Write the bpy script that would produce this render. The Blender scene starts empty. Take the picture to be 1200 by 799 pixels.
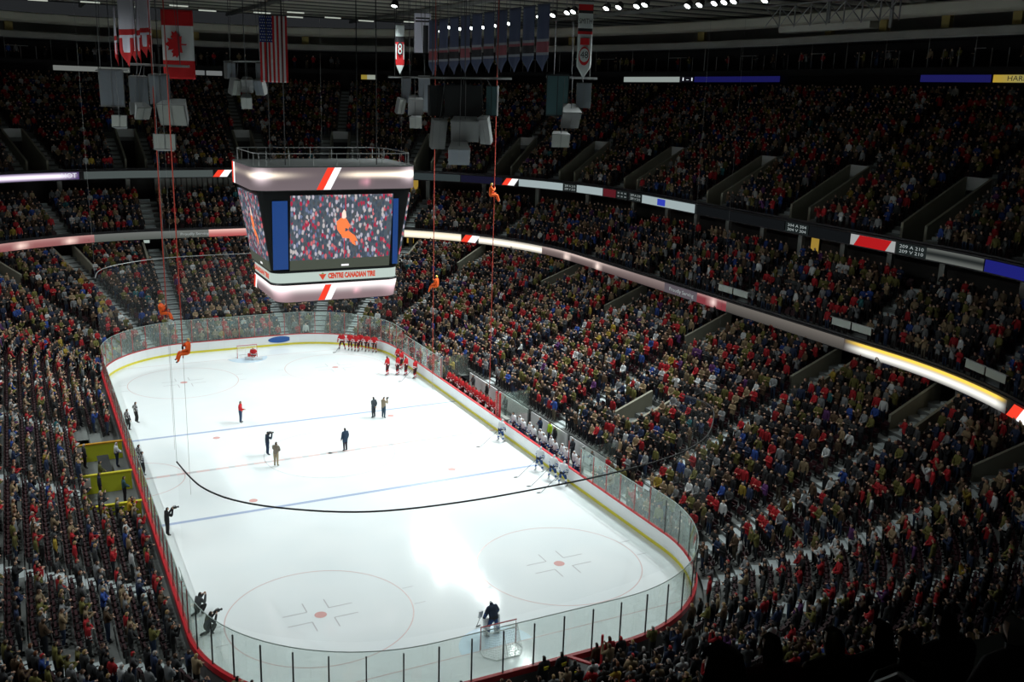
import bpy, bmesh, math, random
from mathutils import Vector, Matrix
random.seed(7)
PI = math.pi
SC = bpy.context.scene
COL = SC.collection

# ------------------------------------------------------------------ camera
CAM = Vector((-18.3118, -63.3197, 25.116))
F_PX = 1142.82
AX = Vector((0.892776, -0.449575, 0.028881))
AY = Vector((0.086520, 0.234022, 0.968374))
AF = Vector((0.442116, 0.862042, -0.247827))
cd = bpy.data.cameras.new('camera'); cd.sensor_width = 36.0; cd.lens = 36.0 * F_PX / 1200.0
cd.clip_end = 600
cam = bpy.data.objects.new('camera', cd); COL.objects.link(cam); SC.camera = cam
cam.matrix_world = Matrix(((AX.x, AY.x, -AF.x, CAM.x), (AX.y, AY.y, -AF.y, CAM.y), (AX.z, AY.z, -AF.z, CAM.z), (0, 0, 0, 1)))

# ------------------------------------------------------------------ world, exposure
SC.view_settings.view_transform = 'Standard'; SC.view_settings.look = 'None'
SC.view_settings.gamma = 1.0; SC.view_settings.exposure = 0.0
W = bpy.data.worlds.new('world'); SC.world = W; W.use_nodes = True
W.node_tree.nodes['Background'].inputs[0].default_value = (0.55, 0.6, 0.65, 1)
W.node_tree.nodes['Background'].inputs[1].default_value = 0.03
LAMP_W = 4900.0
SC.cycles.caustics_reflective = False; SC.cycles.caustics_refractive = False
SC.cycles.transparent_max_bounces = 24

# floodlights on the catwalks: (x, y, z); the right and far rows are the ones in view
def lamp_data():
    l = bpy.data.lights.new('floodlight', 'SPOT'); l.energy = LAMP_W; l.color = (0.93, 1.0, 0.985)
    l.spot_size = math.radians(100); l.spot_blend = 1.0; l.shadow_soft_size = 0.35
    return l
LAMP = lamp_data()

# ------------------------------------------------------------------ helpers
def project(p):
    d = Vector(p) - CAM; z = d.dot(AF)
    if z < 0.5: return None
    return 600 + F_PX * d.dot(AX) / z, 399.5 - F_PX * d.dot(AY) / z, z
def in_view(p, mx=70, my=50):
    q = project(p)
    return q is not None and -mx < q[0] < 1200 + mx and -my < q[1] < 799 + my

def tag(o, label=None, cat=None, group=None, kind=None):
    if label: o['label'] = label
    if cat: o['category'] = cat
    if group: o['group'] = group
    if kind: o['kind'] = kind
    return o
def link(name, me, parent=None, loc=None, rz=None):
    o = bpy.data.objects.new(name, me); COL.objects.link(o)
    if parent: o.parent = parent
    if loc is not None: o.location = loc
    if rz is not None: o.rotation_euler = (0, 0, rz)
    return o
def empty(name, loc=(0, 0, 0), rz=0, label=None, cat=None, group=None):
    o = link(name, None, None, loc, rz); o.empty_display_size = 0.2
    return tag(o, label, cat, group)

_mats = {}
def mat(name, col, rough=0.7, metal=0.0, emit=None, es=1.0, alpha=None, spec=0.4, noise=None):
    if name in _mats: return _mats[name]
    m = bpy.data.materials.new(name); m.use_nodes = True; nt = m.node_tree
    b = nt.nodes['Principled BSDF']
    b.inputs['Base Color'].default_value = (*col, 1); b.inputs['Roughness'].default_value = rough
    b.inputs['Metallic'].default_value = metal; b.inputs['Specular IOR Level'].default_value = spec
    if emit: b.inputs['Emission Color'].default_value = (*emit, 1); b.inputs['Emission Strength'].default_value = es
    if alpha is not None: b.inputs['Alpha'].default_value = alpha
    if noise:
        sc, amt = noise
        tc = nt.nodes.new('ShaderNodeTexCoord'); nz = nt.nodes.new('ShaderNodeTexNoise'); nz.inputs['Scale'].default_value = sc
        nz.inputs['Detail'].default_value = 5
        mp = nt.nodes.new('ShaderNodeMapRange'); mp.inputs['To Min'].default_value = 1 - amt; mp.inputs['To Max'].default_value = 1 + amt
        mx = nt.nodes.new('ShaderNodeMix'); mx.data_type = 'RGBA'; mx.blend_type = 'MULTIPLY'; mx.inputs['Factor'].default_value = 1
        mx.inputs['A'].default_value = (*col, 1)
        nt.links.new(tc.outputs['Object'], nz.inputs['Vector']); nt.links.new(nz.outputs['Fac'], mp.inputs['Value'])
        nt.links.new(mp.outputs['Result'], mx.inputs['B']); nt.links.new(mx.outputs['Result'], b.inputs['Base Color'])
    _mats[name] = m
    return m
def emat(name, col, s=1.0):
    return mat(name, (0.02, 0.02, 0.02), 0.5, emit=col, es=s)
def objcol(name, rough=0.85):
    if name in _mats: return _mats[name]
    m = mat(name, (0.5, 0.5, 0.5), rough); nt = m.node_tree
    oi = nt.nodes.new('ShaderNodeObjectInfo'); nt.links.new(oi.outputs['Color'], nt.nodes['Principled BSDF'].inputs['Base Color'])
    return m
def instcol(name, attr, rough=0.85):
    m = mat(name, (0.5, 0.5, 0.5), rough); nt = m.node_tree
    a = nt.nodes.new('ShaderNodeAttribute'); a.attribute_type = 'INSTANCER'; a.attribute_name = attr
    nt.links.new(a.outputs['Color'], nt.nodes['Principled BSDF'].inputs['Base Color'])
    return m
def lin(h):
    h = h.lstrip('#'); c = [int(h[i:i + 2], 16) / 255 for i in (0, 2, 4)]
    return tuple(x / 12.92 if x <= 0.04045 else ((x + 0.055) / 1.055) ** 2.4 for x in c)

class MB:
    def __init__(s): s.v = []; s.f = []; s.m = []
    def add(s, vs, fs, mi=0):
        n = len(s.v); s.v += [tuple(v) for v in vs]; s.f += [tuple(i + n for i in f) for f in fs]; s.m += [mi] * len(fs)
        return s
    def quad(s, a, b, c, d, mi=0): return s.add([a, b, c, d], [(0, 1, 2, 3)], mi)
    def hexa(s, p, mi=0):
        return s.add(p, [(0, 3, 2, 1), (4, 5, 6, 7), (0, 1, 5, 4), (1, 2, 6, 5), (2, 3, 7, 6), (3, 0, 4, 7)], mi)
    def box(s, c, d, rz=0, mi=0, rx=0, ry=0):
        M = Matrix.Rotation(rz, 3, 'Z') @ Matrix.Rotation(ry, 3, 'Y') @ Matrix.Rotation(rx, 3, 'X'); c = Vector(c)
        h = [x / 2 for x in d]
        p = [c + M @ Vector((sx * h[0], sy * h[1], sz * h[2])) for sz in (-1, 1) for sx, sy in ((-1, -1), (1, -1), (1, 1), (-1, 1))]
        return s.hexa(p, mi)
    def taper(s, c0, d0, c1, d1, rz=0, mi=0):
        M = Matrix.Rotation(rz, 3, 'Z'); p = []
        for c, d in ((c0, d0), (c1, d1)):
            for sx, sy in ((-1, -1), (1, -1), (1, 1), (-1, 1)):
                p.append(Vector(c) + M @ Vector((sx * d[0] / 2, sy * d[1] / 2, 0)))
        return s.hexa(p, mi)
    def tube(s, path, r, n=6, mi=0, closed=False):
        path = [Vector(p) for p in path]; R = []; N = len(path)
        for i, p in enumerate(path):
            a = path[i - 1] if i else p; b = path[i + 1] if i < N - 1 else p
            d = (b - a).normalized() if (b - a).length > 1e-9 else Vector((0, 0, 1))
            x = d.cross(Vector((0, 0, 1)));
            if x.length < 1e-3: x = Vector((1, 0, 0))
            x.normalize(); y = x.cross(d)
            rr = r[i] if isinstance(r, (list, tuple)) else r
            R.append([p + (x * math.cos(2 * PI * k / n) + y * math.sin(2 * PI * k / n)) * rr for k in range(n)])
        vs = [q for c in R for q in c]; fs = []
        for i in range(N - 1):
            for k in range(n):
                fs.append((i * n + k, i * n + (k + 1) % n, (i + 1) * n + (k + 1) % n, (i + 1) * n + k))
        fs += [tuple(range(n))[::-1], tuple((N - 1) * n + k for k in range(n))]
        return s.add(vs, fs, mi)
    def ball(s, c, r, n=8, m=6, mi=0, sc=(1, 1, 1)):
        c = Vector(c); vs = [c + Vector((0, 0, r * sc[2]))]
        for i in range(1, m):
            a = PI * i / m
            for k in range(n):
                b = 2 * PI * k / n
                vs.append(c + Vector((r * sc[0] * math.sin(a) * math.cos(b), r * sc[1] * math.sin(a) * math.sin(b), r * sc[2] * math.cos(a))))
        vs.append(c - Vector((0, 0, r * sc[2]))); fs = []
        for k in range(n): fs.append((0, 1 + k, 1 + (k + 1) % n))
        for i in range(m - 2):
            for k in range(n):
                a = 1 + i * n + k; b = 1 + i * n + (k + 1) % n
                fs.append((a, a + n, b + n, b))
        L = len(vs) - 1
        for k in range(n): fs.append((L, 1 + (m - 2) * n + (k + 1) % n, 1 + (m - 2) * n + k))
        return s.add(vs, fs, mi)
    def poly(s, pts, y0, y1, mi=0, fr=None):
        """outline in the local xz plane, extruded y0..y1; fr maps (x, y, z) to a point"""
        fr = fr or (lambda x, y, z: (x, y, z)); n = len(pts)
        vs = [fr(x, y0, z) for x, z in pts] + [fr(x, y1, z) for x, z in pts]
        fs = [tuple(range(n)), tuple(range(2 * n - 1, n - 1, -1))] + [(i, i + n, (i + 1) % n + n, (i + 1) % n) for i in range(n)]
        return s.add(vs, fs, mi)
    def mesh(s, name, mats, smooth=False):
        me = bpy.data.meshes.new(name); me.from_pydata([tuple(v) for v in s.v], [], s.f)
        for m in (mats if isinstance(mats, (list, tuple)) else [mats]): me.materials.append(m)
        me.polygons.foreach_set('material_index', s.m)
        if smooth: me.polygons.foreach_set('use_smooth', [True] * len(s.f))
        me.update(); return me
    def build(s, name, mats, parent=None, loc=None, rz=None, smooth=False):
        return link(name, s.mesh(name, mats, smooth), parent, loc, rz)
def struct(name, mb, mats, parent=None):
    return tag(mb.build(name, mats, parent), kind='structure')
def text_mesh(txt, size, m, parent, origin, xdir, zdir, name='lettering', width=None, bold=0.0):
    cu = bpy.data.curves.new(name, 'FONT'); cu.body = txt; cu.size = size; cu.align_x = 'CENTER'; cu.align_y = 'CENTER'; cu.resolution_u = 2; cu.offset = bold
    t = bpy.data.objects.new('tmp', cu); COL.objects.link(t)
    bpy.context.view_layer.update()
    me = bpy.data.meshes.new_from_object(t.evaluated_get(bpy.context.evaluated_depsgraph_get()))
    if width and t.dimensions.x > 0:
        k = width / t.dimensions.x
        for v in me.vertices: v.co.x *= k
    bpy.data.objects.remove(t)
    me.materials.clear(); me.materials.append(m); me.name = name
    X = Vector(xdir).normalized(); Z = Vector(zdir).normalized(); Y = X.cross(Z)
    o = Vector(origin)
    for v in me.vertices: v.co = o + X * v.co.x + Z * v.co.y - Y * v.co.z
    return link(name, me, parent)

# ------------------------------------------------------------------ the bowl: every tier is the rink outline, set back by s
def ee(s):
    P = ((0, 0), (8, 0), (18.7, 1.9), (24, 4), (50, 4.5))
    if s <= 0: return 0
    for (a, x), (b, y) in zip(P, P[1:]):
        if s <= b: return x + (y - x) * (s - a) / (b - a)
    return 4.5
HX = 4.425
def P(t, s):
    """point and outward normal of the outline set back s; t runs 0 (far end) 1-2 corner, 2-3 long side, 3-4 near corner, 5 near end; negative = penalty box side"""
    e = ee(s); hy = 21.95 - e; R = 8.53 + s; sg = 1 if t >= 0 else -1; a = abs(t)
    if a < 1: return sg * HX * a, hy + R, 0.0, 1.0
    if a < 2: q = (a - 1) * PI / 2; return sg * (HX + R * math.sin(q)), hy + R * math.cos(q), sg * math.sin(q), math.cos(q)
    if a < 3: return sg * (HX + R), hy - (a - 2) * 2 * hy, float(sg), 0.0
    if a < 4: q = (a - 3) * PI / 2; return sg * (HX + R * math.cos(q)), -hy - R * math.sin(q), sg * math.cos(q), -math.sin(q)
    return sg * HX * (5 - a), -hy - R, 0.0, -1.0
def seglen(t, s):
    a = abs(t)
    return (HX, (8.53 + s) * PI / 2, 2 * (21.95 - ee(s)), (8.53 + s) * PI / 2, HX)[min(4, int(a))]
def T(key, s):
    k = key[0]; sg = key[2]
    if k == 'side': hy = 21.95 - ee(s); return sg * (2 + min(1, max(0, (hy - key[1]) / (2 * hy))))
    if k == 'far': return sg * (1 + (90 - key[1]) / 90)
    return sg * (3 + key[1] / 90)
def t_of_u(u, s):
    sg = 1 if u >= 0 else -1; a = abs(u)
    for i in range(5):
        L = seglen(i + .5, s)
        if a <= L: return sg * (i + a / L)
        a -= L
    return sg * 5
def warp(x, y, z):
    return z if z < 15.2 else z - (z - 15.2) / 12 * 1.05 * (max(0, y) / 70) ** 2
def at(t, s, z, dw=True):
    x, y, _, _ = P(t, s)
    return Vector((x, y, warp(x, y, z) if dw else z))
def tsamples(ta, tb, d=0.045):
    out = [ta]
    t = ta
    while t < tb - 1e-6:
        a = abs(t + 1e-6); inseg = int(a)
        step = d if inseg in (1, 3) else 0.2
        n = min(tb, t + step)
        for k in (-4, -3, -2, -1, 0, 1, 2, 3, 4):
            if t + 1e-6 < k < n: n = k
        out.append(n); t = n
    return out
def strip(mb, ta, tb, prof, mi=0, d=0.045):
    """sweep profile [(s, z), ...] along the outline"""
    ts = tsamples(ta, tb, d)
    for a, b in zip(ts, ts[1:]):
        A = [at(a, s, z) for s, z in prof]; B = [at(b, s, z) for s, z in prof]
        for i in range(len(prof) - 1): mb.quad(A[i], B[i], B[i + 1], A[i + 1], mi)
    return mb

# materials used widely
CONC = mat('concrete', (0.16, 0.17, 0.165), 0.85, noise=(0.8, 0.18))
CONC_L = mat('pale_concrete', (0.30, 0.31, 0.29), 0.8, noise=(1.2, 0.15))
STEP = mat('stair_tread', (0.42, 0.47, 0.48), 0.8, noise=(1.5, 0.12))
DARK = mat('dark_paint', (0.012, 0.013, 0.015), 0.6)
BLACK = mat('black_metal', (0.02, 0.02, 0.022), 0.45)
STEEL = mat('grey_steel', (0.32, 0.33, 0.33), 0.5, 0.3)
WHITE = mat('white_board', (0.82, 0.84, 0.85), 0.35)
YELLOW = mat('yellow_plastic', (0.75, 0.66, 0.05), 0.4)
RED = mat('red_plastic', (0.55, 0.02, 0.03), 0.4)

# ------------------------------------------------------------------ rink ice
def ice_material():
    m = bpy.data.materials.new('ice'); m.use_nodes = True; nt = m.node_tree; b = nt.nodes['Principled BSDF']
    b.inputs['Roughness'].default_value = 0.08; b.inputs['Specular IOR Level'].default_value = 0.28
    tc = nt.nodes.new('ShaderNodeTexCoord'); nz = nt.nodes.new('ShaderNodeTexNoise'); nz.inputs['Scale'].default_value = 0.25; nz.inputs['Detail'].default_value = 7
    r = nt.nodes.new('ShaderNodeValToRGB'); r.color_ramp.elements[0].position = 0.3; r.color_ramp.elements[1].position = 0.7
    r.color_ramp.elements[0].color = (0.80, 0.86, 0.88, 1); r.color_ramp.elements[1].color = (0.86, 0.90, 0.91, 1)
    nt.links.new(tc.outputs['Object'], nz.inputs['Vector']); nt.links.new(nz.outputs['Fac'], r.inputs['Fac']); nt.links.new(r.outputs['Color'], b.inputs['Base Color'])
    nz2 = nt.nodes.new('ShaderNodeTexNoise'); nz2.inputs['Scale'].default_value = 6; nz2.inputs['Detail'].default_value = 8
    mp = nt.nodes.new('ShaderNodeMapRange'); mp.inputs['To Min'].default_value = 0.05; mp.inputs['To Max'].default_value = 0.13
    nt.links.new(tc.outputs['Object'], nz2.inputs['Vector']); nt.links.new(nz2.outputs['Fac'], mp.inputs['Value']); nt.links.new(mp.outputs['Result'], b.inputs['Roughness'])
    return m
def outline_pts(s, d=0.045):
    return [P(t, s)[:2] for t in tsamples(-5, 5, d)[:-1]]
mb = MB(); pts = outline_pts(0.0)
mb.add([(x, y, 0) for x, y in pts], [tuple(range(len(pts)))[::-1]])
floor = struct('floor', mb, ice_material()); floor['label'] = 'white ice sheet of the hockey rink'
mb = MB(); o1 = outline_pts(0.0); o2 = outline_pts(3.5)
n = len(o1)
mb.add([(x, y, -0.02) for x, y in o1] + [(x, y, -0.02) for x, y in o2], [(i, (i + 1) % n, n + (i + 1) % n, n + i) for i in range(n)])
struct('rink_walkway', mb, CONC)

PINK = mat('faded_red_ice_paint', (0.76, 0.60, 0.595), 0.2)
PINKS = mat('red_ice_paint', (0.72, 0.42, 0.40), 0.2)
BLUEL = mat('faded_blue_ice_paint', (0.42, 0.50, 0.68), 0.2)
GREYL = mat('pale_ice_paint', (0.60, 0.60, 0.62), 0.2)
CREASE = mat('crease_blue_paint', (0.62, 0.78, 0.90), 0.2)
ZI = 0.006
def hw(y):   # half width of the ice at y
    a = abs(y) - 21.95
    return 12.955 if a <= 0 else HX + math.sqrt(max(0, 8.53 ** 2 - a * a))
def line_y(name, y, w, m, x=None):
    mb = MB(); h = (x or hw(y)) - .02; mb.quad((-h, y - w / 2, ZI), (h, y - w / 2, ZI), (h, y + w / 2, ZI), (-h, y + w / 2, ZI)); mb.build(name, m, floor)
for sg in (1, -1):
    line_y('goal_line', sg * 27.13, 0.06, PINK)
    line_y('blue_line', sg * 7.62, 0.30, BLUEL)
mb = MB(); k = 0; y = 0
xx = -12.9
while xx < 12.9:       # centre line is chequered
    mb.quad((xx, -.15, ZI), (min(12.9, xx + .42), -.15, ZI), (min(12.9, xx + .42), .15, ZI), (xx, .15, ZI), k % 3 == 2); xx += .42; k += 1
mb.build('center_line', [PINK, GREYL], floor)
def ring(cx, cy, r, w, m, name, n=72, a0=0, a1=2 * PI):
    mb = MB()
    for k in range(n):
        a = a0 + (a1 - a0) * k / n; b = a0 + (a1 - a0) * (k + 1) / n
        mb.quad(*[(cx + q * math.cos(c), cy + q * math.sin(c), ZI) for q, c in ((r - w, a), (r, a), (r, b), (r - w, b))])
    mb.build(name, m, floor)
def disc(cx, cy, r, m, name):
    mb = MB(); mb.add([(cx + r * math.cos(a * PI / 12), cy + r * math.sin(a * PI / 12), ZI) for a in range(24)], [tuple(range(24))]); mb.build(name, m, floor)
ring(0, 0, 4.57, .05, GREYL, 'center_circle')
disc(0, 0, .15, BLUEL, 'center_spot')
for sx in (-1, 1):
    for sy in (-1, 1):
        cx, cy = sx * 6.71, sy * 21.03
        ring(cx, cy, 4.57, .06, PINK, 'faceoff_circle'); disc(cx, cy, .30, PINKS, 'faceoff_spot')
        disc(sx * 6.71, sy * 6.1, .26, PINKS, 'faceoff_spot')
        mb = MB()
        for ax in (-1, 1):
            for ay in (-1, 1):
                x0, y0 = cx + ax * .55, cy + ay * .5
                mb.box((x0 + ax * .6, y0, ZI / 2 + .003), (1.2, .06, .002)); mb.box((x0, y0 + ay * .45, ZI / 2 + .003), (.06, .9, .002))
            for q in (-.9, .9):
                mb.box((cx + ax * (4.57 + .3), cy + q * .95, ZI / 2 + .003), (.6, .05, .002))
        mb.build('hash_mark', GREYL, floor)
for sy in (-1, 1):
    mb = MB(); n = 16; c = [(1.83 * math.cos(a * PI / n), sy * (27.1 - 1.83 * math.sin(a * PI / n)), ZI - .002) for a in range(n + 1)]
    mb.add(c, [tuple(range(n + 1))]); mb.build('goal_crease', CREASE, floor)
# half circle of the referee
ring(-12.9, 0, 3.05, .06, PINK, 'referee_crease', 24, -PI / 2, PI / 2)

# ------------------------------------------------------------------ dasher boards, glass
boards = empty('dasher_boards', (0, 0, 0), 0, 'white dasher boards ringing the ice with yellow kick plate and tall glass', 'rink boards')
def glass_material():
    m = bpy.data.materials.new('rink_glass'); m.use_nodes = True; nt = m.node_tree; nt.nodes.clear()
    out = nt.nodes.new('ShaderNodeOutputMaterial'); tr = nt.nodes.new('ShaderNodeBsdfTransparent'); tr.inputs[0].default_value = (0.94, 0.975, 0.96, 1)
    gl = nt.nodes.new('ShaderNodeBsdfGlossy'); gl.inputs['Roughness'].default_value = 0.02; gl.inputs['Color'].default_value = (0.9, 1, 0.96, 1)
    df = nt.nodes.new('ShaderNodeBsdfDiffuse'); df.inputs['Color'].default_value = (0.75, 0.86, 0.80, 1)
    fr = nt.nodes.new('ShaderNodeFresnel')
    ge = nt.nodes.new('ShaderNodeNewGeometry'); io = nt.nodes.new('ShaderNodeMapRange'); io.inputs['To Min'].default_value = 1.5; io.inputs['To Max'].default_value = 1 / 1.5
    nt.links.new(ge.outputs['Backfacing'], io.inputs['Value']); nt.links.new(io.outputs[0], fr.inputs['IOR'])
    m1 = nt.nodes.new('ShaderNodeMixShader'); m2 = nt.nodes.new('ShaderNodeMixShader'); m2.inputs[0].default_value = 0.055
    ml = nt.nodes.new('ShaderNodeMath'); ml.operation = 'MULTIPLY'; ml.inputs[1].default_value = 1.0
    nt.links.new(fr.outputs[0], ml.inputs[0]); nt.links.new(ml.outputs[0], m1.inputs[0]); nt.links.new(tr.outputs[0], m1.inputs[1]); nt.links.new(gl.outputs[0], m1.inputs[2])
    nt.links.new(m1.outputs[0], m2.inputs[1]); nt.links.new(df.outputs[0], m2.inputs[2]); nt.links.new(m2.outputs[0], out.inputs[0])
    return m
GLASS = glass_material()
EDGE = mat('glass_edge', (0.35, 0.42, 0.40), 0.3)
POST_R = mat('red_glass_post', (0.42, 0.07, 0.07), 0.4)
BH = 1.07
# panel ends along the outline at a pitch near 1.57 m
ends = []
for a in range(-5, 5):
    L = seglen(a + .5, 0); k = max(1, round(L / 1.57))
    ends += [a + i / k for i in range(k)]
ends.append(5)
BENCH = lambda y: -12.2 < y < 11.3
for i, (ta, tb) in enumerate(zip(ends, ends[1:])):
    tm = (ta + tb) / 2; x, y, nx, ny = P(tm, 0)
    sub = [ta + (tb - ta) * q / 2 for q in range(3)] if int(abs(tm)) in (1, 3) else [ta, tb]
    mb = MB()
    g = .004 * (1 if ta < tb else -1) / max(.5, seglen(tm, 0))
    for a, b in zip(sub, sub[1:]):
        p = []
        for z in (0.2, BH - .05):
            for tt, s in ((a + (g if a == ta else 0), 0), (b - (g if b == tb else 0), 0), (b - (g if b == tb else 0), .12), (a + (g if a == ta else 0), .12)):
                q = P(tt, s); p.append((q[0], q[1], z))
        mb.hexa(p)
    mb.build('board_panel', WHITE, boards)
    bench = x > 12 and BENCH(y)
    top = 3.25 if abs(y) > 20.5 else 2.85
    if not bench:
        mb = MB()
        for a, b in zip(sub, sub[1:]):
            A = P(a, .05); B = P(b, .05)
            C_ = P(a, .065); D_ = P(b, .065)
            mb.hexa([(A[0], A[1], BH), (B[0], B[1], BH), (D_[0], D_[1], BH), (C_[0], C_[1], BH), (A[0], A[1], top), (B[0], B[1], top), (D_[0], D_[1], top), (C_[0], C_[1], top)])
        mb.build('glass_pane', GLASS, boards)
    if not bench or abs(y - 11) < 1.2 or abs(y + 12) < 1.2:
        q = P(ta, .06); near = (abs(tm) > 3)
        mb = MB(); rz = math.atan2(q[3], q[2])
        mb.box((0, 0, (BH + top) / 2 - (.1 if near else 0)), (.05, .055, top - BH - (.2 if near else 0)))
        mb.build('glass_post', BLACK if near else POST_R, boards, (q[0], q[1], 0), rz)
def swept(name, prof, m, ta=-5, tb=5):
    b_ = strip(MB(), ta, tb, prof); return b_.build(name, m, boards)
swept('kick_plate', [(0, 0), (-.012, 0), (-.012, .2), (.13, .2)], YELLOW)
swept('cap_rail', [(-.02, BH - .05), (-.02, BH), (.17, BH), (.17, BH - .28)], RED)
swept('board_back', [(.13, 0), (.13, BH - .05)], mat('board_back_grey', (0.14, 0.13, 0.13), 0.6))
for ta, tb, z in ((-5, -2.95, 3.25), (-2.95, -2.05, 2.85), (-2.05, 2.05, 3.25), (2.05, 2.25, 2.85), (2.78, 2.95, 2.85), (2.95, 5, 3.25)):
    swept('glass_top_edge', [(.035, z), (.035, z + .03), (.065, z + .03), (.065, z)], EDGE, ta, tb)
# the oval advert on the far boards
mb = MB(); cx = 3.9
mb.add([(cx + 1.15 * math.cos(a * PI / 16), 30.48 - .02, .62 + .32 * math.sin(a * PI / 16)) for a in range(32)], [tuple(range(32))[::-1]])
mb.build('oval_advert', mat('advert_blue', (0.02, 0.10, 0.36), 0.4), boards)

# goals
def goal(sy, label):
    g = empty('hockey_goal', (0, sy * 27.13, 0), 0 if sy > 0 else PI, label, 'goal')
    R_ = mat('goal_post_red' if sy > 0 else 'goal_post_dark', (0.5, .05, .05) if sy > 0 else (0.35, 0.06, 0.06), 0.35)
    mb = MB(); mb.tube([(-.915, 0, 0), (-.915, 0, 1.22), (.915, 0, 1.22), (.915, 0, 0)], .035, 8); mb.build('goal_frame', R_, g)
    mb = MB(); mb.tube([(-.915, 0, .04), (-1.0, .55, .04), (-.6, 1.05, .04), (.6, 1.05, .04), (1.0, .55, .04), (.915, 0, .04)], .03, 6)
    mb.tube([(-.915, 0, 1.2), (-.7, .5, 1.15), (.7, .5, 1.15), (.915, 0, 1.2)], .02, 6); mb.tube([(0, .5, 1.15), (0, 1.05, .04)], .02, 6)
    mb.build('net_support', WHITE, g)
    m = mat('goal_netting', (.85, .87, .88), .8)
    mb = MB()
    base = [(-.915, 0), (-1.0, .55), (-.6, 1.05), (0, 1.05), (.6, 1.05), (1.0, .55), (.915, 0)]; topl = [(-.915, 0), (-.8, .35), (-.45, .5), (0, .5), (.45, .5), (.8, .35), (.915, 0)]
    def lerp(a, b, k): return a + (b - a) * k
    cols = []
    for i in range(6):
        for q in range(5):
            k = q / 5; b = [lerp(base[i][j], base[i + 1][j], k) for j in (0, 1)]; t = [lerp(topl[i][j], topl[i + 1][j], k) for j in (0, 1)]
            cols.append(((b[0], b[1], .04), (t[0], t[1], 1.18)))
    cols.append(((.915, 0, .04), (.915, 0, 1.18)))
    for b, t in cols: mb.tube([b, t], .007, 3)
    for k in range(13):
        mb.tube([tuple(lerp(b[j], t[j], k / 12) for j in range(3)) for b, t in cols], .007, 3)
    o = mb.build('netting', m, g); o['kind'] = 'stuff'
    return g
goal(1, 'red framed goal with white netting at the far end of the ice')
goal(-1, 'goal with white netting close behind the near end glass')

# ------------------------------------------------------------------ terraces
LOW = [(.55 + .85 * k, .20 + .335 * k) for k in range(22)]
CLUB = [(19.25 + .88 * k, 9.15 + .5 * k) for k in range(7)]
UP = [(24.4 + .85 * k, 15.45 + .452 * k) for k in range(22)]
def both(keys): return [k[:2] + (sg,) for k in keys for sg in (1, -1)]
A_LOW = both([('side', -16), ('side', -4), ('side', 8), ('side', 20), ('far', 30), ('far', 51), ('far', 69), ('far', 88), ('near', 10), ('near', 30), ('near', 51), ('near', 70), ('near', 88)])
A_CLUB = both([('side', -16.2), ('side', -3.7), ('side', 8), ('side', 19), ('far', 28), ('far', 52), ('far', 70), ('far', 88), ('near', 16), ('near', 40)])
A_UP = both([('side', -14.8), ('side', -3.4), ('side', 7.6), ('far', 5.3), ('far', 21.5), ('far', 36), ('far', 53), ('far', 70), ('far', 87), ('near', 13), ('near', 75)])
V_UP = (25.25, 31.2, 1.15)     # vomitories of the upper deck: front, back, half width
V_LOW = (15.1, 19.5, 1.2)
def gaps(keys, s, half):
    return sorted((T(k, s) - half / seglen(T(k, s), s), T(k, s) + half / seglen(T(k, s), s)) for k in keys)
def intervals(g, ta=-5, tb=5):
    out = []; c = ta
    for a, b in g:
        if b <= ta or a >= tb: continue
        if a > c: out.append((c, min(a, tb)))
        c = max(c, b)
    if c < tb: out.append((c, tb))
    return out
def special_skip(t, k):
    """rows that make room for benches, penalty boxes and the near end"""
    return False
def terrace(name, rows, tread, keysV, vom, base):
    mb = MB(); prev = base
    for k, (s, z) in enumerate(rows):
        g = gaps(keysV, s, vom[2]) if vom and vom[0] - .3 < s < vom[1] - .3 else []
        if name == 'lower_terrace' and k < (3 if s > 0 else 0):
            for (y0, y1, sg) in ((-12.6, 11.6, 1), (-6.4, 6.6, -1)):
                g = g + [tuple(sorted((T(('side', y1, sg), s), T(('side', y0, sg), s))))]
            g.sort()
        lim = 3.55 if name == 'upper_terrace' and k < 6 else 5
        for a, b in intervals(g, -lim, lim):
            strip(mb, a, b, [(s, prev if k else base), (s, z), (s + tread, z)])
        prev = z
    return struct(name, mb, CONC)
terrace('lower_terrace', LOW, .85, A_LOW, None, 0)
terrace('club_terrace', CLUB, .88, A_CLUB, None, 8.6)
terrace('upper_terrace', UP, .85, A_UP, V_UP, 14.9)
# floor and walls behind the lower rows, under the club deck
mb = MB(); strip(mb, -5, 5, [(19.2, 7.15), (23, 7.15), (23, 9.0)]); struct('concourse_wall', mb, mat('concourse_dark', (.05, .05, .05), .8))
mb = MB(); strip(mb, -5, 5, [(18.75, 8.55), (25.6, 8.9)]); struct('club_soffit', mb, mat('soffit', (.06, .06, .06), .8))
mb = MB(); strip(mb, -3.55, 3.55, [(25.4, 12.15), (27.6, 12.15), (27.6, 15.2), (24.05, 14.85)]); struct('club_back_wall', mb, mat('club_wall_dark', (.045, .042, .04), .8))
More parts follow.
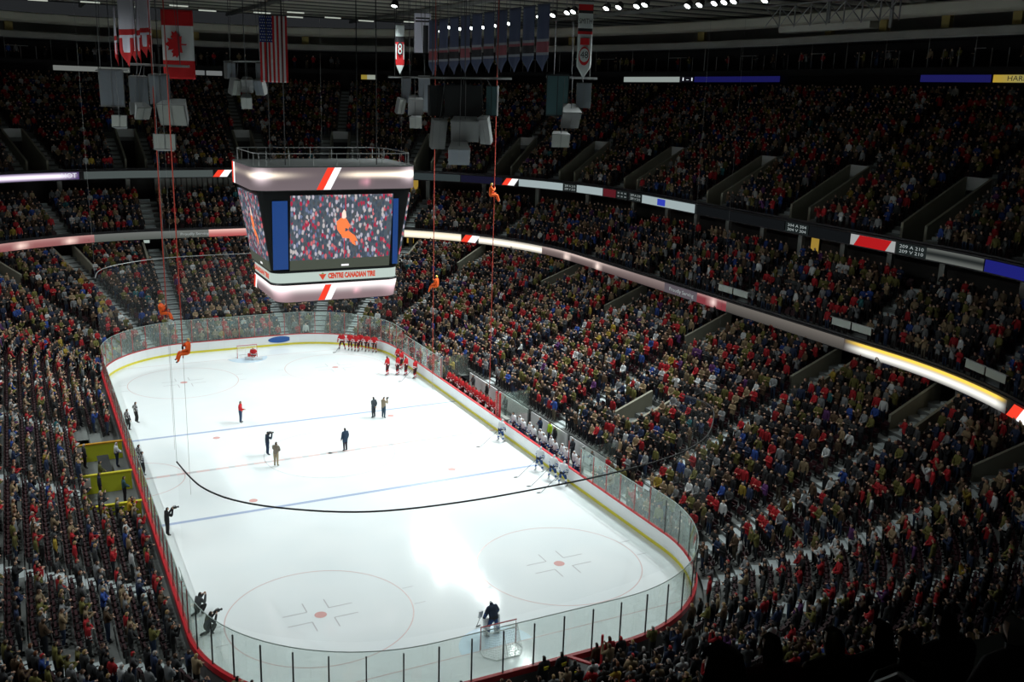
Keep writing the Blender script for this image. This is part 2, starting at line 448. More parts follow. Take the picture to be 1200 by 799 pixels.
# upper back wall, suite level, band and ring beam
mb = MB(); strip(mb, -5, 5, [(43.0, 24.9), (45.65, 25.4), (45.65, 27.05), (45.9, 27.05), (45.9, 27.75), (45.7, 27.75), (45.7, 28.4), (46.0, 28.4)]); struct('wall_upper', mb, DARK)
mb = MB(); strip(mb, -5, 5, [(45.75, 28.4), (49.5, 28.4), (49.5, 31.0), (45.9, 31.0)]); struct('suite_wall', mb, mat('suite_dark', (.02, .02, .022), .8))
mb = MB(); strip(mb, -5, 5, [(45.6, 31.0), (45.4, 31.15), (45.4, 31.75), (45.7, 31.85), (49.5, 31.85), (49.5, 34.6)]); struct('trim_1', mb, mat('band_grey', (.42, .42, .39), .7, noise=(.5, .2)))
mb = MB(); strip(mb, -5, 5, [(46.5, 33.0), (45.2, 33.05), (44.9, 33.2), (44.9, 34.0), (45.1, 34.15), (46.5, 34.2)]); struct('trim_2', mb, mat('ring_beam_cream', (.78, .77, .66), .7, noise=(.4, .10)))
# suite posts and columns
mb = MB(); t = -4.4
sid = 0
while t < 4.4:
    if in_view(at(t, 45.8, 29)):
        a = at(t, 45.85, 28.4); b = at(t, 45.85, 30.0 if sid % 3 else 31.0)
        mb.tube([a, b], .045, 4)
        if sid % 6 == 0:
            c = at(t + .03, 45.85, 30.0); mb.tube([at(t, 45.85, 30.0), c], .04, 4)
    t += 1.7 / seglen(t, 45.8) ; sid += 1
o = struct('suite_posts', mb, mat('post_grey', (.25, .25, .25), .6))
COLM = mat('column_ochre', (.42, .34, .12), .7)
for t in [x * .21 - 4.3 for x in range(42)]:
    if in_view(at(t, 46.3, 32)):
        mb = MB(); a = at(t, 46.6, 31.85); b = at(t, 46.6, 33.05); q = P(t, 46.6)
        mb.box((0, 0, (b.z - a.z) / 2), (.5, .9, b.z - a.z)); o = mb.build('column', COLM, None, a, math.atan2(q[3], q[2])); o['kind'] = 'structure'
# vomitories
VW = mat('vomitory_wall', (.26, .255, .20), .85, noise=(.9, .2))
LINT = mat('lintel_pale', (.50, .52, .52), .7)
def frame(key, s):
    t = T(key, s); x, y, nx, ny = P(t, s); return Vector((x, y, 0)), Vector((nx, ny, 0)), Vector((-ny, nx, 0))
def zrow(rows, s):
    z = rows[0][1]
    for a, b in rows:
        if s >= a: z = b
    return z
def slope(rows, s):
    (a, b), (c, d) = rows[0], rows[-1]; return b + (d - b) * (s - a) / (c - a)
def vomitory(key, rows, v, h, name='vomitory', lint=True):
    s0, s1, hwid = v; o0, n0, e0 = frame(key, s0); o1, n1, e1 = frame(key, s1)
    if not in_view(o0 + Vector((0, 0, rows[0][1]))) or (rows is UP and key[0] == 'near' and key[1] > 40): return
    mb = MB(); zf = rows[0][1] + .05 if rows is not LOW else slope(rows, s0)
    for sg in (-1, 1):
        p = []
        for zz in (0, 1):
            for (o, e, s) in ((o0, e0, s0), (o1, e1, s1)):
                for w in (hwid - .22, hwid) if s == s0 else (hwid, hwid - .22):
                    q = o + e * (sg * w); z = (zf - .3) if not zz else slope(rows, s) + h
                    p.append((q.x, q.y, warp(q.x, q.y, z)))
        mb.hexa(p)
    if lint:
        p = []
        for zz in (slope(rows, s1) - .35, slope(rows, s1) + h):
            for w, dn in ((-hwid, 0), (hwid, 0), (hwid, .2), (-hwid, .2)):
                q = o1 + e1 * w + n1 * dn; p.append((q.x, q.y, warp(q.x, q.y, zz)))
        mb.hexa(p, 1)
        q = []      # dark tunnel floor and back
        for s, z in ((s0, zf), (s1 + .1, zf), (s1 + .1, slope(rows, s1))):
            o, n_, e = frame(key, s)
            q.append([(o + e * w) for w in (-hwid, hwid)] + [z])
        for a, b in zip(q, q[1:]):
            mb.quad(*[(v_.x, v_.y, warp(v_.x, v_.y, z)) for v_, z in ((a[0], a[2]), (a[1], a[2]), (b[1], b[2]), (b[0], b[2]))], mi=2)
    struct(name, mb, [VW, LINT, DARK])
for k in A_UP: vomitory(k, UP, V_UP, .95)
for k in A_LOW:
    vomitory(k, LOW, V_LOW, .85, 'vomitory_parapet', False)
vomitory(('side', -8.9, 1), LOW, (5.6, 8.8, 1.3), .95, 'tunnel_parapet', False)
# aisle stairs
def stairs(key, rows, tread, rise, half=.55, skip=None):
    mb = MB(); n_ = 0
    for (s, z) in rows:
        if skip and skip[0] - .3 < s < skip[1] - .3:
            # steps run on both sides of a vomitory
            offs = (-skip[2] - .62, skip[2] + .62)
        else: offs = (0,)
        o, nn, e = frame(key, s)
        if not in_view(o + Vector((0, 0, z)), 90, 70): continue
        rz = math.atan2(nn.y, nn.x); zz = warp(o.x, o.y, z)
        for f in offs:
            c = o + nn * (tread * .25) + e * f; mb.box((c.x, c.y, zz + .005), (tread * .5, 2 * half, .03), rz)
            c = o + nn * (tread * .75) + e * f; mb.box((c.x, c.y, zz + rise * .25), (tread * .48, 2 * half, rise * .5), rz)
            n_ += 1
    if n_: struct('aisle_stairs', mb, STEP)
for k in A_LOW: stairs(k, LOW if k[0] != 'side' or k[1] not in (-4, 8) else LOW[3:], .85, .34)
for k in A_CLUB: stairs(k, CLUB, .88, .5)
for k in A_UP[:-2]: stairs(k, UP, .85, .452, .5, V_UP)

# roof and outer wall
ROOF = mat('roof_deck', (.07, .075, .07), .8, noise=(.15, .25))
mb = MB(); mb.box((0, 5, 35.9), (150, 190, .3)); ceiling = struct('ceiling', mb, ROOF)
JOISTS = [mat('joist_shading_' + nm, c, .6) for nm, c in (('cream', (.85, .85, .74)), ('dark', (.12, .125, .12)), ('olive', (.60, .61, .52)), ('dim_grey', (.20, .21, .20)))]  # alternating albedos stand in for lit faces and shaded undersides of the joists
for k in range(74):
    y = -42 + 1.6 * k
    mb = MB(); hwx = 62
    mb.box((0, y, 34.35), (2 * hwx, .3, .34)); mb.box((0, y, 35.5), (2 * hwx, .18, .18))
    mb.build('roof_joist', JOISTS[(k * 5 + k // 3) % 4], ceiling)
for x in (-44, -26, -9, 9, 26, 44):
    mb = MB()
    for y in range(-40, 76, 4):
        mb.tube([(x, y, 33.9), (x, y + 2, 35.6), (x, y + 4, 33.9)], .12, 4)
    mb.box((x, 18, 33.9), (.35, 116, .35)); mb.box((x, 18, 35.6), (.3, 116, .3))
    mb.build('roof_truss', mat('truss_grey', (.28, .29, .28), .6), ceiling)
# ------------------------------------------------------------------ people
SKIN = objcol('skin', 0.6); FAB = objcol('fabric'); HAIRM = objcol('hair', 0.7)
SHOE = mat('shoe_dark', (.02, .02, .022), .5); EYE = mat('eye_dark', (.015, .012, .01), .2)
S_I = instcol('crowd_skin', 'skin', .6); H_I = instcol('crowd_hair', 'hair', .7); J_I = instcol('crowd_top', 'top'); T_I = instcol('crowd_legs', 'legs')

def skeleton(arms='down', legs='stand', lean=0.0, fingers=False, bulk=1.0, twist=0.0):
    """joints of a 1.75 m figure facing +y; returns nodes {name: (pos, radius)} and edges (a, b, region)"""
    N = {}; E = []
    def nd(n, p, r): N[n] = (Vector(p), r)
    hipz = {'stand': .93, 'skate': .90, 'wide': .86, 'sit': .52, 'hang': .52, 'crouch': .40, 'butterfly': .42}[legs]
    c, s_ = math.cos(lean), math.sin(lean)
    def up(y, z): return (y * c + z * s_, z * c - y * s_)      # torso leans forward by lean
    def tor(n, x, y, z, r):
        yy, zz = up(y, z); nd(n, (x, yy, hipz + zz), r)
    nd('pel', (0, 0, hipz + .02), .145 * bulk)
    tor('sp', 0, -.01, .20, .135 * bulk); tor('ch', 0, 0, .41, .155 * bulk); tor('nb', 0, -.015, .54, .075)
    tor('nk', 0, -.005, .60, .052); tor('hd', 0, .025, .70, .088); tor('top', 0, .015, .785, .072); tor('nose', 0, .125, .685, .014)
    E += [('pel', 'sp', 'torso'), ('sp', 'ch', 'torso'), ('ch', 'nb', 'torso'), ('nb', 'nk', 'neck'), ('nk', 'hd', 'head'), ('hd', 'top', 'head'), ('hd', 'nose', 'head')]
    AR = {'down': ((.25, -.02, .24), (.265, .06, .0)), 'clap': ((.26, .06, .25), (.05, .30, .36)), 'chin': ((.24, .12, .22), (.06, .17, .46)),
          'front': ((.25, .05, .23), (.07, .26, .10)), 'cross': ((.25, .10, .25), (-.04, .24, .28)), 'phone': ((.23, .20, .30), (.08, .30, .62)),
          'hips': ((.36, -.06, .27), (.19, .03, .10)), 'shoulder': ((.27, .16, .36), (.16, .20, .62)), 'stick': ((.27, .05, .24), (.16, .30, .02)),
          'rope': ((.22, .14, .30), (.03, .24, .42)), 'mic': ((.27, .08, .24), (.22, .32, .22)), 'lap': ((.25, .06, .23), (.12, .30, .08)), 'up': ((.30, .03, .55), (.26, .10, .85)),
          'back': ((.25, -.08, .24), (.06, -.19, .06)), 'wide': ((.33, .06, .26), (.34, .28, .06))}
    L, R = arms if isinstance(arms, tuple) else (arms, arms)
    for sg, pose in ((1, L), (-1, R)):
        k = 'l' if sg > 0 else 'r'
        el, wr = AR[pose]
        def fx(p): yy, zz = up(p[1], p[2]); return Vector((sg * p[0], yy, hipz + zz))
        nd('sh' + k, fx((.175, -.005, .48)), .072 * bulk); nd('el' + k, fx(el), .05 * bulk); nd('wr' + k, fx(wr), .036)
        d = (N['wr' + k][0] - N['el' + k][0]).normalized()
        ha = N['wr' + k][0] + d * .075
        nd('ha' + k, ha, .034)
        E += [('ch', 'sh' + k, 'torso'), ('sh' + k, 'el' + k, 'arm'), ('el' + k, 'wr' + k, 'arm'), ('wr' + k, 'ha' + k, 'hand')]
        side = d.cross(Vector((0, 1, 0.01)));
        if side.length < .05: side = Vector((1, 0, 0))
        side.normalize(); palm = side.cross(d).normalized()
        if fingers:
            for q, (w, ln) in enumerate(((-.03, .062), (-.01, .075), (.011, .07), (.03, .055))):
                a = ha + side * w + d * .03; b = a + d * ln * .55 - palm * .008; e = b + d * ln * .4 - palm * .03
                nd(f'f{q}a' + k, a, .0095); nd(f'f{q}b' + k, b, .009); nd(f'f{q}c' + k, e, .0075)
                E += [('ha' + k, f'f{q}a' + k, 'hand'), (f'f{q}a' + k, f'f{q}b' + k, 'hand'), (f'f{q}b' + k, f'f{q}c' + k, 'hand')]
            a = N['wr' + k][0] + d * .03 + side * (-.04 * sg); b = a + d * .045 + side * (-.02 * sg)
            nd('tha' + k, a, .011); nd('thb' + k, b, .009); E += [('wr' + k, 'tha' + k, 'hand'), ('tha' + k, 'thb' + k, 'hand')]
        else:
            nd('fi' + k, ha + d * .075, .02); E.append(('ha' + k, 'fi' + k, 'hand'))
            nd('th' + k, N['wr' + k][0] + d * .06 - side * (.045 * sg), .012); E.append(('wr' + k, 'th' + k, 'hand'))
        # legs
        LG = {'stand': ((.10, .015, .50), (.105, -.015, .09), (.115, .15, .035)), 'skate': ((.14, .06, .50), (.15, .0, .14), (.17, .17, .09)),
              'wide': ((.22, .08, .47), (.28, .0, .13), (.31, .17, .08)), 'sit': ((.12, .42, .52), (.12, .40, .09), (.125, .54, .04)),
              'hang': ((.12, .42, .50 + .04 * sg), (.11, .56, .12 + .05 * sg), (.115, .68, .07 + .05 * sg)),
              'crouch': ((.17, .40, .50), (.13, .16, .10), (.14, .30, .04)) if sg > 0 else ((.14, .20, .07), (.13, -.24, .09), (.13, -.30, .04)),
              'butterfly': ((.22, .26, .10), (.58, .05, .09), (.72, .12, .09))}[legs]
        nd('hi' + k, (sg * .092, 0, hipz - .03), .10 * bulk ** .5)
        nd('kn' + k, (sg * LG[0][0], LG[0][1], LG[0][2]), .066); nd('an' + k, (sg * LG[1][0], LG[1][1], LG[1][2]), .046); nd('to' + k, (sg * LG[2][0], LG[2][1], LG[2][2]), .04)
        E += [('pel', 'hi' + k, 'leg'), ('hi' + k, 'kn' + k, 'leg'), ('kn' + k, 'an' + k, 'leg'), ('an' + k, 'to' + k, 'foot')]
    return N, E
_body = {}
def body_mesh(**kw):
    """one continuous figure; returns verts, faces and a region for each face"""
    key = tuple(sorted(kw.items()))
    if key in _body: return _body[key]
    N, E = skeleton(**kw); names = list(N)
    me = bpy.data.meshes.new('skel'); me.from_pydata([N[n][0] for n in names], [(names.index(a), names.index(b)) for a, b, _ in E], [])
    o = bpy.data.objects.new('skel', me); COL.objects.link(o)
    md = o.modifiers.new('s', 'SKIN'); md.use_smooth_shade = True
    sv = me.skin_vertices[0].data
    for i, n in enumerate(names):
        r = N[n][1]; sv[i].radius = (r, r); sv[i].use_root = (n == 'pel')
    ss = o.modifiers.new('d', 'SUBSURF'); ss.levels = 1; ss.render_levels = 1
    bpy.context.view_layer.update()
    ev = bpy.data.meshes.new_from_object(o.evaluated_get(bpy.context.evaluated_depsgraph_get()))
    bpy.data.objects.remove(o)
    V = [v.co.copy() for v in ev.vertices]; Fs = [tuple(p.vertices) for p in ev.polygons]
    bpy.data.meshes.remove(ev)
    segs = [(N[a][0], N[b][0], r, (N[a][1] + N[b][1]) / 2) for a, b, r in E]
    def region(p):
        best = None
        for a, b, r, rad in segs:
            d = b - a; L = d.length_squared; t = 0 if L < 1e-9 else max(0, min(1, (p - a).dot(d) / L))
            q = (p - a - d * t).length - rad
            if best is None or q < best[0]: best = (q, r)
        return best[1]
    # flatten the trunk front to back, and give the head its length
    for i, p in enumerate(V):
        if region(p) == 'torso':
            yc = N['sp'][0].y + (N['nb'][0].y - N['sp'][0].y) * max(-.4, min(1, (p.z - N['sp'][0].z) / max(.05, N['nb'][0].z - N['sp'][0].z)))
            p.y = yc + (p.y - yc) * .78
            p.x *= 1.06
    reg = []
    for f in Fs:
        c = sum((V[i] for i in f), Vector()) / len(f); reg.append(region(c))
    hd = N['hd'][0]
    _body[key] = (V, Fs, reg, N)
    return _body[key]
def normals(V, Fs):
    n = [Vector() for _ in V]
    for f in Fs:
        a, b, c = V[f[0]], V[f[1]], V[f[2]]; q = (b - a).cross(c - a)
        for i in f: n[i] += q
    return [x.normalized() if x.length > 0 else x for x in n]
def classify(bd, hair='short', coat=.0):
    """per face: skin, hair, top, legs, shoe"""
    V, Fs, reg, N = bd; out = []
    hd = N['hd'][0]; hz = N['pel'][0].z
    for f, r in zip(Fs, reg):
        c = sum((V[i] for i in f), Vector()) / len(f)
        if r in ('head', 'neck'):
            d = c - hd; k = 'skin'
            if r == 'head':
                if hair != 'bald' and (d.z > .055 or (d.y < -.005 and d.z > -.045)): k = 'hair'
                if hair == 'bald' and d.y < -.03 and -.03 < d.z < .05: k = 'hair'
            if hair == 'long' and d.y < .0 and d.z > -.2: k = 'hair'
            out.append(k)
        elif r in ('torso', 'arm'): out.append('top')
        elif r == 'leg': out.append('top' if (coat and c.z > hz - coat) else 'legs')
        elif r == 'foot': out.append('shoe')
        else: out.append('skin')
    return out
_pm = {}
def crowd_mesh(name, hair, coat, **kw):
    bd = body_mesh(**kw); V, Fs, reg, N = bd; cl = classify(bd, hair, coat); nn = normals(V, Fs)
    V2 = [v.copy() for v in V]; seen = set()
    for f, k in zip(Fs, cl):
        if k in ('hair', 'top'):
            for i in f:
                if i not in seen: seen.add(i); V2[i] = V[i] + nn[i] * (.022 if k == 'hair' else .016)
    me = bpy.data.meshes.new(name); me.from_pydata(V2, [], Fs)
    for m in (S_I, H_I, J_I, T_I, SHOE): me.materials.append(m)
    ix = {'skin': 0, 'hair': 1, 'top': 2, 'legs': 3, 'shoe': 4}
    me.polygons.foreach_set('material_index', [ix[k] for k in cl]); me.polygons.foreach_set('use_smooth', [True] * len(Fs)); me.update()
    return me
def shell(bd, cl, kind, name, m, off, z0=None, trims=None, flare=0.0):
    """clothing or hair: the figure's own surface over one region, lifted off the skin"""
    V, Fs, reg, N = bd; nn = normals(V, Fs); mp = {}; vs = []; fs = []; mi = []
    for f, k in zip(Fs, cl):
        if k != kind: continue
        g = []
        for i in f:
            if i not in mp:
                mp[i] = len(vs); p = V[i] + nn[i] * off
                vs.append(p)
            g.append(mp[i])
        fs.append(tuple(g)); q = 0
        if trims:
            c = sum((V[i] for i in f), Vector()) / len(f)
            q = trims(c, N)
        mi.append(q)
    me = bpy.data.meshes.new(name); me.from_pydata(vs, [], fs)
    for x in (m if isinstance(m, list) else [m]): me.materials.append(x)
    me.polygons.foreach_set('material_index', mi); me.polygons.foreach_set('use_smooth', [True] * len(fs)); me.update()
    return me
TR_W = mat('trim_white', (.75, .76, .78), .8); TR_K = mat('trim_black', (.015, .015, .018), .8); TR_R = mat('trim_red', (.5, .02, .03), .8); TR_B = mat('trim_blue', (.03, .09, .30), .8)
_gear = {}
def figure_meshes(hair, coat, jersey, **kw):
    key = (hair, coat, jersey, tuple(sorted(kw.items())))
    if key in _gear: return _gear[key]
    bd = body_mesh(**kw); cl = classify(bd, hair, coat)
    V, Fs, reg, N = bd
    me = bpy.data.meshes.new('body'); me.from_pydata(V, [], Fs); me.materials.append(SKIN); me.materials.append(SHOE)
    me.polygons.foreach_set('material_index', [1 if r == 'foot' else 0 for r in reg]); me.polygons.foreach_set('use_smooth', [True] * len(Fs)); me.update()
    tr = None; mats = [FAB]
    if jersey:
        mats = [FAB, TR_W, TR_K] if jersey == 'red' else [FAB, TR_B, TR_K]
        def tr(c, N):
            h = N['pel'][0].z; ax = abs(c.x)
            if h - .02 < c.z < h + .05: return 2
            if h + .05 < c.z < h + .10: return 1
            if ax > .2 and h + .17 < c.z < h + .23: return 1
            return 0
    g = {'body': me, 'jacket': shell(bd, cl, 'top', 'jacket', mats, .035 if jersey in ('red', 'white') and kw.get('bulk', 1) > 1.05 else .018, trims=tr),
         'trousers': shell(bd, cl, 'legs', 'trousers', [FAB], .016),
         'hair': shell(bd, cl, 'hair', 'hair', [HAIRM], .022), 'N': N}
    _gear[key] = g
    return g
SKINS = [(.55, .33, .23), (.62, .40, .29), (.48, .28, .19), (.60, .37, .27), (.30, .16, .10)]
def person(label, loc, rz, top, pants, hair=(.05, .03, .02), hairstyle='short', coat=0.0, jersey=None, skin=0, group=None, name='person', scale=1.0, cap=None, topname='jacket', eyes=False, legname='trousers', **kw):
    g = figure_meshes(hairstyle, coat, jersey, **kw)
    b = link(name, g['body'], None, loc, rz); b.scale = (scale,) * 3; b.color = (*SKINS[skin], 1)
    tag(b, label, 'person', group)
    for part, nm, c in (('jacket', topname, top), ("trousers", legname, pants), ('hair', cap or 'hair', hair)):
        if len(g[part].polygons) == 0: continue
        o = link(nm, g[part], b); o.color = (*c, 1)
    if eyes:
        hd = g['N']['hd'][0]; mb = MB()
        for sx in (-1, 1): mb.ball((sx * .032, hd.y + .083, hd.z + .012), .011, 6, 4)
        mb.build('eyes', EYE, b)
    return b, g['N']

# ------------------------------------------------------------------ spectators: where every place in the stands is
PAL = [('red jersey', (.36, .012, .018), 15, 'red'), ('black coat', (.012, .012, .014), 24, None), ('charcoal jacket', (.045, .047, .05), 12, None), ('navy jacket', (.018, .03, .075), 9, None),
       ('olive jacket', (.13, .12, .03), 12, None), ('brown jacket', (.08, .048, .026), 9, None), ('grey sweater', (.20, .21, .22), 7, None), ('white jersey', (.55, .57, .58), 4, 'white'),
       ('tan coat', (.26, .19, .11), 7, None), ('blue jacket', (.022, .06, .26), 3, None), ('purple top', (.10, .03, .13), 1, None), ('mustard jacket', (.34, .24, .03), .7, None), ('teal jacket', (.025, .13, .15), .6, None)]
LEGP = [((.012, .014, .02), 5), ((.03, .05, .10), 4), ((.03, .03, .03), 4), ((.12, .10, .07), 1)]
HAIRP = [('dark hair', (.015, .010, .008), 9, None), ('brown hair', (.07, .035, .018), 8, None), ('blonde hair', (.38, .25, .10), 4, None), ('grey hair', (.34, .33, .32), 4, None), ('a red cap', (.40, .015, .02), 2, 'cap'), ('a black toque', (.012, .012, .012), 2, 'toque'), ('auburn hair', (.16, .055, .02), 2, None)]
def pick(rng, L, wi):
    tot = sum(x[wi] for x in L); r = rng.random() * tot
    for x in L:
        r -= x[wi]
        if r <= 0: return x
    return L[-1]
rng = random.Random(11)
seats = []; people = []      # seats: (pos, normal, tier); people: dict
def near_gap(k, s):
    """room for the staff and the open gate behind the near glass"""
    lo = -8.3 if k < 2 else -2.4
    a = 5 - (2.5 / HX)
    return [(a, 5.0), (-5.0, -5 + min(1, -lo / HX)), (-4.0, -4 + max(0, -lo - HX) / ((8.53 + s) * PI / 2))]
def fill(rows, tread, akeys, vom, tier, occ, pitch=.585):
    for k, (s, z) in enumerate(rows):
        g = gaps(akeys, s, .72 if not vom else .6)
        if vom and vom[0] - .9 < s < vom[1] + .1: g = gaps(akeys, s, vom[2] + 1.2)
        if tier == 'low' and V_LOW[0] - .9 < s < V_LOW[1]: g = gaps(akeys, s, 1.45)
        if tier == 'low' and 5 < s < 9: g = g + gaps([('side', -8.9, 1)], s, 1.5)
        if tier == 'low' and k < 3:
            for (y0, y1, sg) in ((-12.9, 11.9, 1), (-6.7, 6.9, -1)):
                g = g + [tuple(sorted((T(('side', y1, sg), s), T(('side', y0, sg), s))))]
        if tier == 'low' and k < 3: g = g + near_gap(k, s)
        g.sort()
        for a, b in intervals(g):
            for ta, tb in [(max(a, c), min(b, c + 1)) for c in range(-5, 5) if max(a, c) < min(b, c + 1)]:
                L = (tb - ta) * seglen((ta + tb) / 2, s + .4); n_ = int(L / pitch)
                for i in range(n_):
                    t = ta + (tb - ta) * (i + .5) / n_
                    x, y, nx, ny = P(t, s + .55); zz = warp(x, y, z)
                    if not in_view((x, y, zz + .9)): continue
                    d = (Vector((x, y, zz)) - CAM).length
                    if d < 26: continue
                    jt = rng.uniform(-.05, .05)
                    seats.append((x, y, zz, nx, ny, tier, k, t, d))
                    oc = occ(x, y, k, t) if callable(occ) else occ
                    r = rng.random()
                    if r < oc:
                        px, py, _, _ = P(t, s + .30 + rng.uniform(-.06, .06))
                        people.append(dict(x=px - ny * jt, y=py + nx * jt, z=zz, nx=nx, ny=ny, tier=tier, k=k, t=t, d=d, seat=len(seats) - 1))
def occ_low(x, y, k, t):
    if x < -13 and -24 < y < -6: return .74 if k > 2 else .86
    if x < -13 and y < 12: return .84
    if y < -22 and x > 8: return .84
    if y < -30: return .9
    return .955
fill(LOW, .85, A_LOW, None, 'low', occ_low)
fill(CLUB, .88, A_CLUB, None, 'club', .94)
fill(UP, .85, A_UP, V_UP, 'up', .945)
fill([(46.1, 28.4)], .8, [], None, 'suite', .35, .8)
for p in people:
    p['pal'] = pick(rng, PAL, 2); p['leg'] = pick(rng, LEGP, 1); p['hair'] = pick(rng, HAIRP, 2)
    p['pose'] = pick(rng, [(0, 5), (1, 4), (2, 3), (3, 2), (4, 2), (5, 1)], 1)[0]; p['long'] = rng.random() < .42 and p['hair'][3] is None
    p['rz'] = math.atan2(p['nx'], -p['ny']) + rng.uniform(-.35, .35); p['sc'] = rng.uniform(.92, 1.06); p['skin'] = pick(rng, [(0, 6), (1, 6), (2, 3), (3, 5), (4, 1)], 1)[0]
    v = rng.uniform(.75, 1.25); p['topc'] = tuple(min(.9, c * v) for c in p['pal'][1])
POSES = [dict(arms='down'), dict(arms='clap'), dict(arms='front'), dict(arms='cross'), dict(arms=('chin', 'down')), dict(arms='phone')]
POSES = [dict(legs='stand', lean=.03, bulk=1.05, **p) for p in POSES]
# the 300 that show largest stand as figures of their own
people.sort(key=lambda p: p['d'])
def shows(p):
    q = project((p['x'], p['y'], p['z'] + 1.45)); return q and 4 < q[0] < 1196 and 0 < q[1] < 795
near_p = [p for p in people if p['tier'] == 'low' and shows(p)][:300]
ids = set(id(p) for p in near_p)
rest = [p for p in people if id(p) not in ids]
ORD = 'first second third fourth fifth sixth seventh eighth ninth tenth eleventh twelfth thirteenth fourteenth fifteenth sixteenth seventeenth eighteenth nineteenth twentieth'.split()
def ordn(i): return ORD[i] if i < 20 else f'{i + 1}th'
def stand_of(p):
    if p['y'] < -30 and abs(p['x']) < 6.5: return 'near goal stand'
    return 'penalty box side' if p['x'] < 0 else 'bench side corner'
rows_ = {}
for p in near_p: rows_.setdefault((stand_of(p), p['k']), []).append(p)
for (st, k), L in rows_.items():
    L.sort(key=lambda p: abs(p['t']) if st != 'near goal stand' else p['x'])
    for i, p in enumerate(L): p['ord'] = i
cnt = {}
def garment(p):
    return p['pal'][0]
for p in near_p:
    key = (garment(p), p['hair'][0], p['long'], p['k'], stand_of(p)); cnt[key] = cnt.get(key, 0) + 1
for p in near_p:
    key = (garment(p), p['hair'][0], p['long'], p['k'], stand_of(p))
    h = p['hair'][0]
    if p['long']: h = 'long ' + h
    lab = f"spectator in {garment(p)}, {h}, {ordn(p['k'])} row, {stand_of(p)}"
    if cnt[key] > 1: lab += f", {ordn(p['ord'])} from {'far end' if stand_of(p) != 'near goal stand' else 'penalty corner'}"
    person(lab, (p['x'], p['y'], p['z']), p['rz'], p['topc'], p['leg'][0], p['hair'][1], 'long' if p['long'] else 'short', .12 if 'coat' in p['pal'][0] else .0, p['pal'][3], p['skin'],
           'standing spectators of the near stands', 'spectator', p['sc'], p['hair'][3], topname=p['pal'][0].split()[-1], **POSES[p['pose']])
# everyone else: one crowd
PC = bpy.data.collections.new('crowd_figures')
vi = 0
for i, ps in enumerate(POSES):
    for j, hs in enumerate(('short', 'long')):
        PC.objects.link(bpy.data.objects.new(f'figure_{vi:02d}', crowd_mesh(f'figure_{vi:02d}', hs, .08 if i % 2 else 0, **ps))); vi += 1
def scatter(name, coll, pts, rots, scl, var, cols, label, cat):
    me = bpy.data.meshes.new(name); me.from_pydata(pts, [], [])
    a = me.attributes.new('rot', 'FLOAT_VECTOR', 'POINT'); a.data.foreach_set('vector', [c for r in rots for c in r])
    a = me.attributes.new('scl', 'FLOAT', 'POINT'); a.data.foreach_set('value', scl)
    a = me.attributes.new('variant', 'INT', 'POINT'); a.data.foreach_set('value', var)
    for k, L in cols.items():
        a = me.attributes.new(k, 'FLOAT_COLOR', 'POINT'); a.data.foreach_set('color', [c for q in L for c in (*q, 1.0)])
    o = link(name, me); tag(o, label, cat, kind='stuff')
    ng = bpy.data.node_groups.new(name, 'GeometryNodeTree')
    ng.interface.new_socket('Geometry', in_out='INPUT', socket_type='NodeSocketGeometry'); ng.interface.new_socket('Geometry', in_out='OUTPUT', socket_type='NodeSocketGeometry')
    gi = ng.nodes.new('NodeGroupInput'); go = ng.nodes.new('NodeGroupOutput'); ci = ng.nodes.new('GeometryNodeCollectionInfo'); ip = ng.nodes.new('GeometryNodeInstanceOnPoints')
    ci.inputs['Collection'].default_value = coll; ci.inputs['Separate Children'].default_value = True; ci.inputs['Reset Children'].default_value = True
    def attr(nm, ty):
        n_ = ng.nodes.new('GeometryNodeInputNamedAttribute'); n_.data_type = ty; n_.inputs['Name'].default_value = nm
        return [x for x in n_.outputs if x.enabled and x.name == 'Attribute'][0]
    er = ng.nodes.new('FunctionNodeEulerToRotation')
    L = ng.links
    L.new(gi.outputs[0], ip.inputs['Points']); L.new(ci.outputs[0], ip.inputs['Instance']); ip.inputs['Pick Instance'].default_value = True
    L.new(attr('variant', 'INT'), ip.inputs['Instance Index']); L.new(attr('rot', 'FLOAT_VECTOR'), er.inputs[0]); L.new(er.outputs[0], ip.inputs['Rotation'])
    L.new(attr('scl', 'FLOAT'), ip.inputs['Scale']); L.new(ip.outputs[0], go.inputs[0])
    md = o.modifiers.new('scatter', 'NODES'); md.node_group = ng
    return o
scatter('crowd', PC, [(p['x'], p['y'], p['z']) for p in rest], [(0, 0, p['rz']) for p in rest], [p['sc'] for p in rest], [p['pose'] * 2 + int(p['long']) for p in rest],
        {'skin': [SKINS[p['skin']] for p in rest], 'hair': [p['hair'][1] for p in rest], 'top': [p['topc'] for p in rest], 'legs': [p['leg'][0] for p in rest]},
        'packed standing crowd filling all tiers of the arena stands', 'crowd')
print('PEOPLE', len(people), 'SEATS', len(seats))
# seats
SEATM = mat('seat_maroon', (.038, .008, .012), .5); SEATF = mat('seat_frame', (.03, .03, .032), .5)
def seat_pan(mb): mb.box((0, .02, .55), (.46, .10, .38), rx=-.18)
def seat_back(mb): mb.taper((0, .14, .42), (.46, .05), (0, .20, .86), (.42, .04))
def seat_leg(mb, sides=(-1, 1)):
    for sx in sides: mb.box((sx * .255, .08, .32), (.035, .07, .64)); mb.box((sx * .255, .0, .65), (.05, .32, .035))
m1, m2, m3, m4 = MB(), MB(), MB(), MB(); seat_pan(m1); seat_back(m2); seat_leg(m3, (-1,)); seat_leg(m4, (1,))
SM = (m1.mesh('seat_pan', SEATM), m2.mesh('backrest', SEATM), m3.mesh('armrest', SEATF), m4.mesh('armrest', SEATF))
ms = MB(); seat_pan(ms); seat_back(ms); n_ = len(ms.f); seat_leg(ms)
for i in range(n_, len(ms.f)): ms.m[i] = 1
